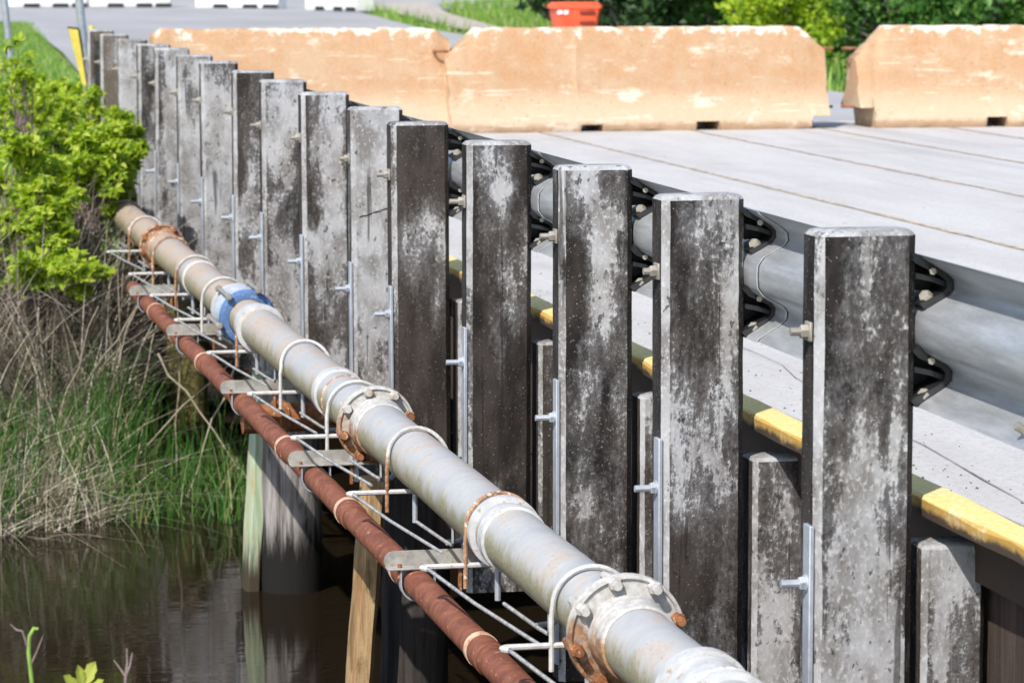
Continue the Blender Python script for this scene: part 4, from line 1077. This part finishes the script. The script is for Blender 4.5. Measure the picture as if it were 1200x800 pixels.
# fallen stems at the waterline and a few long crossing stalks
stalk_rows = [((0.75, 15.45, -2.70), (1.55, 15.75, -2.58), 'pale dead stalk lying along the waterline'), ((1.25, 15.5, -2.72), (1.98, 16.2, -2.66), 'dry stalk lying at the foot of the green grass'),
              ((1.66, 16.4, -2.02), (2.08, 16.3, -2.62), 'thin dry stalk slanting down to the right across the mossy pile'), ((2.08, 16.2, -1.98), (1.78, 16.2, -2.72), 'thin dry stalk slanting down to the left below the red pipe'),
              ((1.78, 16.6, -2.75), (1.80, 16.6, -1.72), 'upright dry stalk in front of the mossy pile'), ((1.55, 16.4, -2.55), (2.05, 16.4, -2.05), 'long thin stalk rising to the right beside the mossy pile'),
              ((0.95, 15.2, -2.735), (1.27, 15.22, -2.735), 'short pale twig floating on the creek'), ((1.62, 16.9, -2.3), (1.78, 16.9, -1.75), 'bent dead stalk at the left of the mossy pile'),
              ((1.32, 16.6, -2.2), (1.62, 16.5, -1.72), 'thick tan stalk leaning among the dead vines'), ((1.15, 16.4, -2.4), (1.36, 16.3, -1.75), 'leaning straw coloured stalk left of the dead vines')]
for q, (a, b, lab) in enumerate(stalk_rows):
    rd = random.Random(q); a = Vector(a); b = Vector(b); bm = nb()
    pts = [a.lerp(b, k / 6) + Vector((rd.uniform(-0.012, 0.012), 0, rd.uniform(-0.012, 0.012) + 0.05 * math.sin(math.pi * k / 6) * (1 if q in (0, 1) else 0.3))) for k in range(7)]
    tube(bm, pts, [0.0058 - 0.0005 * k for k in range(7)], 6)
    tag(obj('dry_stalk', bm, 'dead', None, a), lab, 'stalk', 'dry stalks on the bank')

# near weeds at the bottom of the picture
t = thing('sprout', 'single curled green shoot at the bottom left in front of the water', 'weed', (0.36, 6.0, -1.95))
bm = nb(); tube(bm, [(0.39, 6, -1.97), (0.382, 6, -1.6), (0.369, 6, -1.36), (0.3625, 6, -1.29), (0.365, 6, -1.26), (0.373, 6, -1.246), (0.381, 6, -1.247)], [0.005, 0.0045, 0.004, 0.0038, 0.0038, 0.004, 0.003], 8)
obj('stem', bm, 'shoot', t, (0.37, 6, -1.6))
bm = nb(); tube(bm, [(0.3625, 6, -1.285), (0.352, 6, -1.25), (0.341, 6, -1.247), (0.330, 6, -1.236)], [0.0028, 0.002, 0.002, 0.001], 6); tube(bm, [(0.366, 6, -1.315), (0.378, 6, -1.29), (0.39, 6, -1.26)], [0.0016, 0.0014, 0.0008], 5)
obj('dry_tendril', bm, 'twig', t, (0.36, 6, -1.28))
t = thing('young_weed', 'yellow green leafy weed tip at the bottom edge between the shoot and the forked twig', 'weed', (0.46, 6.0, -1.97))
bm = nb(); tube(bm, [(0.47, 6, -1.98), (0.465, 6.0, -1.6), (0.462, 6, -1.36)], 0.004, 8); obj('stem', bm, 'shoot', t, (0.46, 6, -1.6))
pts = np.array([(0.462, 6, -1.362), (0.463, 5.99, -1.36), (0.458, 6.0, -1.362), (0.46, 6.01, -1.37), (0.462, 6.0, -1.38)])
V = []; F = []
def one_leaf(c, tip, w, nrm):
    c = Vector(c); tip = Vector(tip); d = tip - c; b = d.cross(Vector(nrm)).normalized(); n = Vector(nrm).normalized(); k = len(V)
    outl = [(0, 0), (0.2, 0.5), (0.45, 0.9), (0.6, 0.72), (0.75, 0.8), (0.9, 0.35), (1.0, 0)]
    mid = []
    for f, q in outl: mid.append(len(V)); V.append(c + d * f - n * 0.004 * f * f)
    for sg in (1, -1):
        e = []
        for f, q in outl: e.append(len(V)); V.append(c + d * f + b * (w * q * sg) + n * (0.25 * w * q))
        for i in range(len(outl) - 1): F.append((mid[i], mid[i + 1], e[i + 1], e[i]))
one_leaf((0.464, 6, -1.362), (0.486, 5.995, -1.312), 0.015, (-0.4, -0.85, 0.4)); one_leaf((0.462, 6, -1.365), (0.453, 5.99, -1.316), 0.010, (0.2, -0.9, 0.3))
one_leaf((0.46, 6, -1.368), (0.425, 5.99, -1.335), 0.012, (0, -0.7, 0.7)); one_leaf((0.464, 6, -1.375), (0.50, 5.98, -1.345), 0.012, (0, -0.6, 0.8))
raw('leaf', np.array([tuple(v) for v in V]), F, 'leaf_yellow', t, (0.46, 6, -1.36))
bm = nb()
tube(bm, [(0.545, 6, -1.97), (0.541, 6, -1.5), (0.540, 6, -1.375), (0.5435, 6, -1.34)], [0.004, 0.0035, 0.003, 0.0028], 7)
for tip in ((0.556, 6, -1.30), (0.5455, 6, -1.292), (0.522, 6.01, -1.315)):
    tube(bm, [(0.5425, 6, -1.345), ((0.5425 + tip[0]) / 2 + 0.002, 6, (-1.345 + tip[2]) / 2 - 0.002), tip], [0.0026, 0.002, 0.0012], 6)
tag(obj('forked_twig', bm, 'twig', None, (0.54, 6, -1.9)), 'dry forked purple grey twig at the bottom edge in front of the water', 'twig')

# ------------------------------------------------------------------ shrubs and trees behind the barriers
def shrub_meshes(k, n, size, mat):
    rd = random.Random(100 + k)
    cl = []
    for _ in range(26):
        a = rd.uniform(0, 6.283); rr = rd.uniform(0, 1) ** 0.6 * 1.15; z = rd.uniform(0.15, 1.0) ** 0.8 * 2.5
        s = rd.uniform(0.28, 0.55) * (1.1 - 0.25 * z / 2.5)
        cl.append(((math.cos(a) * rr * (1.05 - 0.22 * z), math.sin(a) * rr * (1.05 - 0.22 * z), z), (s, s, s * 0.8)))
    V, F = leaves(blob_points(n, cl, 200 + k, 0.3), size, 0.6, 1, 300 + k, 0.1)
    me = bpy.data.meshes.new('shrub_foliage'); me.from_pydata(V.tolist(), [], F.tolist()); me.materials.append(M[mat])
    bm = nb(); stems(bm, (0, 0, -0.1), [c for c, _ in cl[:14]], 0.03, 0.008, 0.2, k)
    ms = bpy.data.meshes.new('shrub_stem'); bm.to_mesh(ms); bm.free(); ms.materials.append(M['bark'])
    return me, ms
SH = [shrub_meshes(0, 5200, 0.12, 'leaf_mid'), shrub_meshes(1, 5200, 0.12, 'leaf_bright'), shrub_meshes(2, 5200, 0.13, 'leaf_dark'), shrub_meshes(3, 4600, 0.10, 'leaf_mid')]
def shrub(kind, x, y, s, rz, lab):
    t = thing('shrub', lab, 'shrub', (x, y, -1.42), 'shrubs lining the far verge'); t.rotation_euler.z = rz; t.scale = (s, s, s * 1.05)
    for me, nm in zip(SH[kind], ('foliage', 'stem')):
        o = bpy.data.objects.new(nm, me); COL.objects.link(o); o.parent = t
shrub_rows = [(1, 10.75, 35.2, 0.62, 'bright green shrub seen through the gap between the two right barriers'), (0, 12.2, 36.2, 0.85, 'mid green shrub behind the left part of the rightmost barrier'),
    (3, 13.6, 36.6, 0.85, 'loose mid green shrub behind the right end of the rightmost barrier'), (1, 15.0, 37.5, 0.9, 'bright shrub beyond the right edge of the picture'),
    (2, 10.3, 40.5, 0.8, 'dark green shrub behind the right end of the middle barrier'), (0, 11.9, 40.5, 1.1, 'tall mid green shrub in the second row behind the gap'),
    (2, 14.2, 40.8, 1.2, 'large dark shrub filling the background at the right'), (2, 11.0, 47.5, 1.1, 'dark shrub in the shade behind the middle barrier'),
    (3, 11.35, 45.6, 0.62, 'small light shrub right of the orange barrier'), (0, 12.9, 47.0, 1.2, 'spreading green shrub behind the grey tree trunk'),
    (2, 12.6, 53, 1.2, 'dark rounded shrub above the orange barrier'), (0, 14.6, 54, 1.5, 'big mid green shrub high behind the middle barrier'),
    (3, 14.0, 60, 1.1, 'shrub left of the orange barrier where the hedge begins'), (2, 16.0, 62, 1.6, 'dark shrub at the far end of the hedge by the dirt path'),
    (1, 16.5, 70, 1.2, 'bright shrub by the far bend of the dirt path'), (0, 18.5, 74, 1.6, 'green shrub closing the far end of the path'), (2, 17.5, 48, 1.6, 'deep green shrub at the back right')]
for k, (kd, x, y, s, lab) in enumerate(shrub_rows): shrub(kd, x, y, s, k * 1.7, lab)

def tree_meshes(k):
    rd = random.Random(400 + k); bm = nb()
    pts = [Vector((0, 0, -0.3)), Vector((0.05, 0, 1)), Vector((0.0, 0.1, 2.4)), Vector((0.15, 0.05, 4)), Vector((0.1, 0.1, 6.2))]
    tube(bm, pts, [0.20, 0.15, 0.13, 0.10, 0.04], 12); cl = []
    for _ in range(30):
        a = rd.uniform(0, 6.283); z = rd.uniform(2.6, 7.4); rr = rd.uniform(0.3, 2.3) * (1.15 - abs(z - 4.6) / 4.5)
        c = (math.cos(a) * rr, math.sin(a) * rr, z); s = rd.uniform(0.45, 0.95); cl.append((c, (s, s, s * 0.7)))
        if rd.random() < 0.6:
            b = Vector((0.08, 0.05, max(1.6, z - 1.6))); tube(bm, [b, b.lerp(Vector(c), 0.5) + Vector((0, 0, 0.25)), Vector(c)], [0.055, 0.035, 0.012], 6)
    ms = bpy.data.meshes.new('tree_trunk'); bm.to_mesh(ms); bm.free(); ms.materials.append(M['bark']); ms.shade_smooth()
    V, F = leaves(blob_points(5200, cl, 500 + k, 0.25), 0.24, 0.5, 1, 600 + k, 0.1)
    me = bpy.data.meshes.new('tree_crown'); me.from_pydata(V.tolist(), [], F.tolist()); me.materials.append(M['leaf_mid' if k else 'leaf_dark'])
    return me, ms
TR = [tree_meshes(0), tree_meshes(1)]
tree_rows = [(0, 10.95, 43.5, 0.85, 'grey trunked tree behind the middle barrier, dark trunk in the shade'), (1, 14.6, 44.0, 0.9, 'tree with slim dark trunk behind the rightmost barrier'),
    (0, 17.0, 52, 1.2, 'large dark tree at the back right of the hedge'), (1, 15.4, 58, 1.1, 'tall green tree in the middle of the hedge'), (0, 19.5, 66, 1.3, 'dark tree behind the far bend of the path'),
    (1, 21, 80, 1.4, 'broad tree at the far end of the verge'), (0, 20.5, 44, 1.2, 'dark tree outside the picture on the right')] + [(q % 2, xx, yy, 1.5, 'unseen tree added beyond the far road to darken the water, %s from the left' % nm) for q, (xx, yy, nm) in enumerate(((-34, 104, 'first'), (-26, 108, 'second'), (-18, 105, 'third'), (-10, 109, 'fourth'), (-3, 106, 'fifth'), (4, 110, 'sixth'), (11, 108, 'seventh'), (18, 110, 'eighth'), (26, 107, 'ninth')))]  # far-road row is unseen, added as backdrop and to darken the water's reflection
for k, (kd, x, y, s, lab) in enumerate(tree_rows):
    t = thing('tree', lab, 'tree', (x, y, -1.42), 'trees behind the hedge'); t.rotation_euler.z = k * 2.1; t.scale = (s, s, s)
    for me, nm in zip(TR[kd], ('crown', 'trunk')):
        o = bpy.data.objects.new(nm, me); COL.objects.link(o); o.parent = t
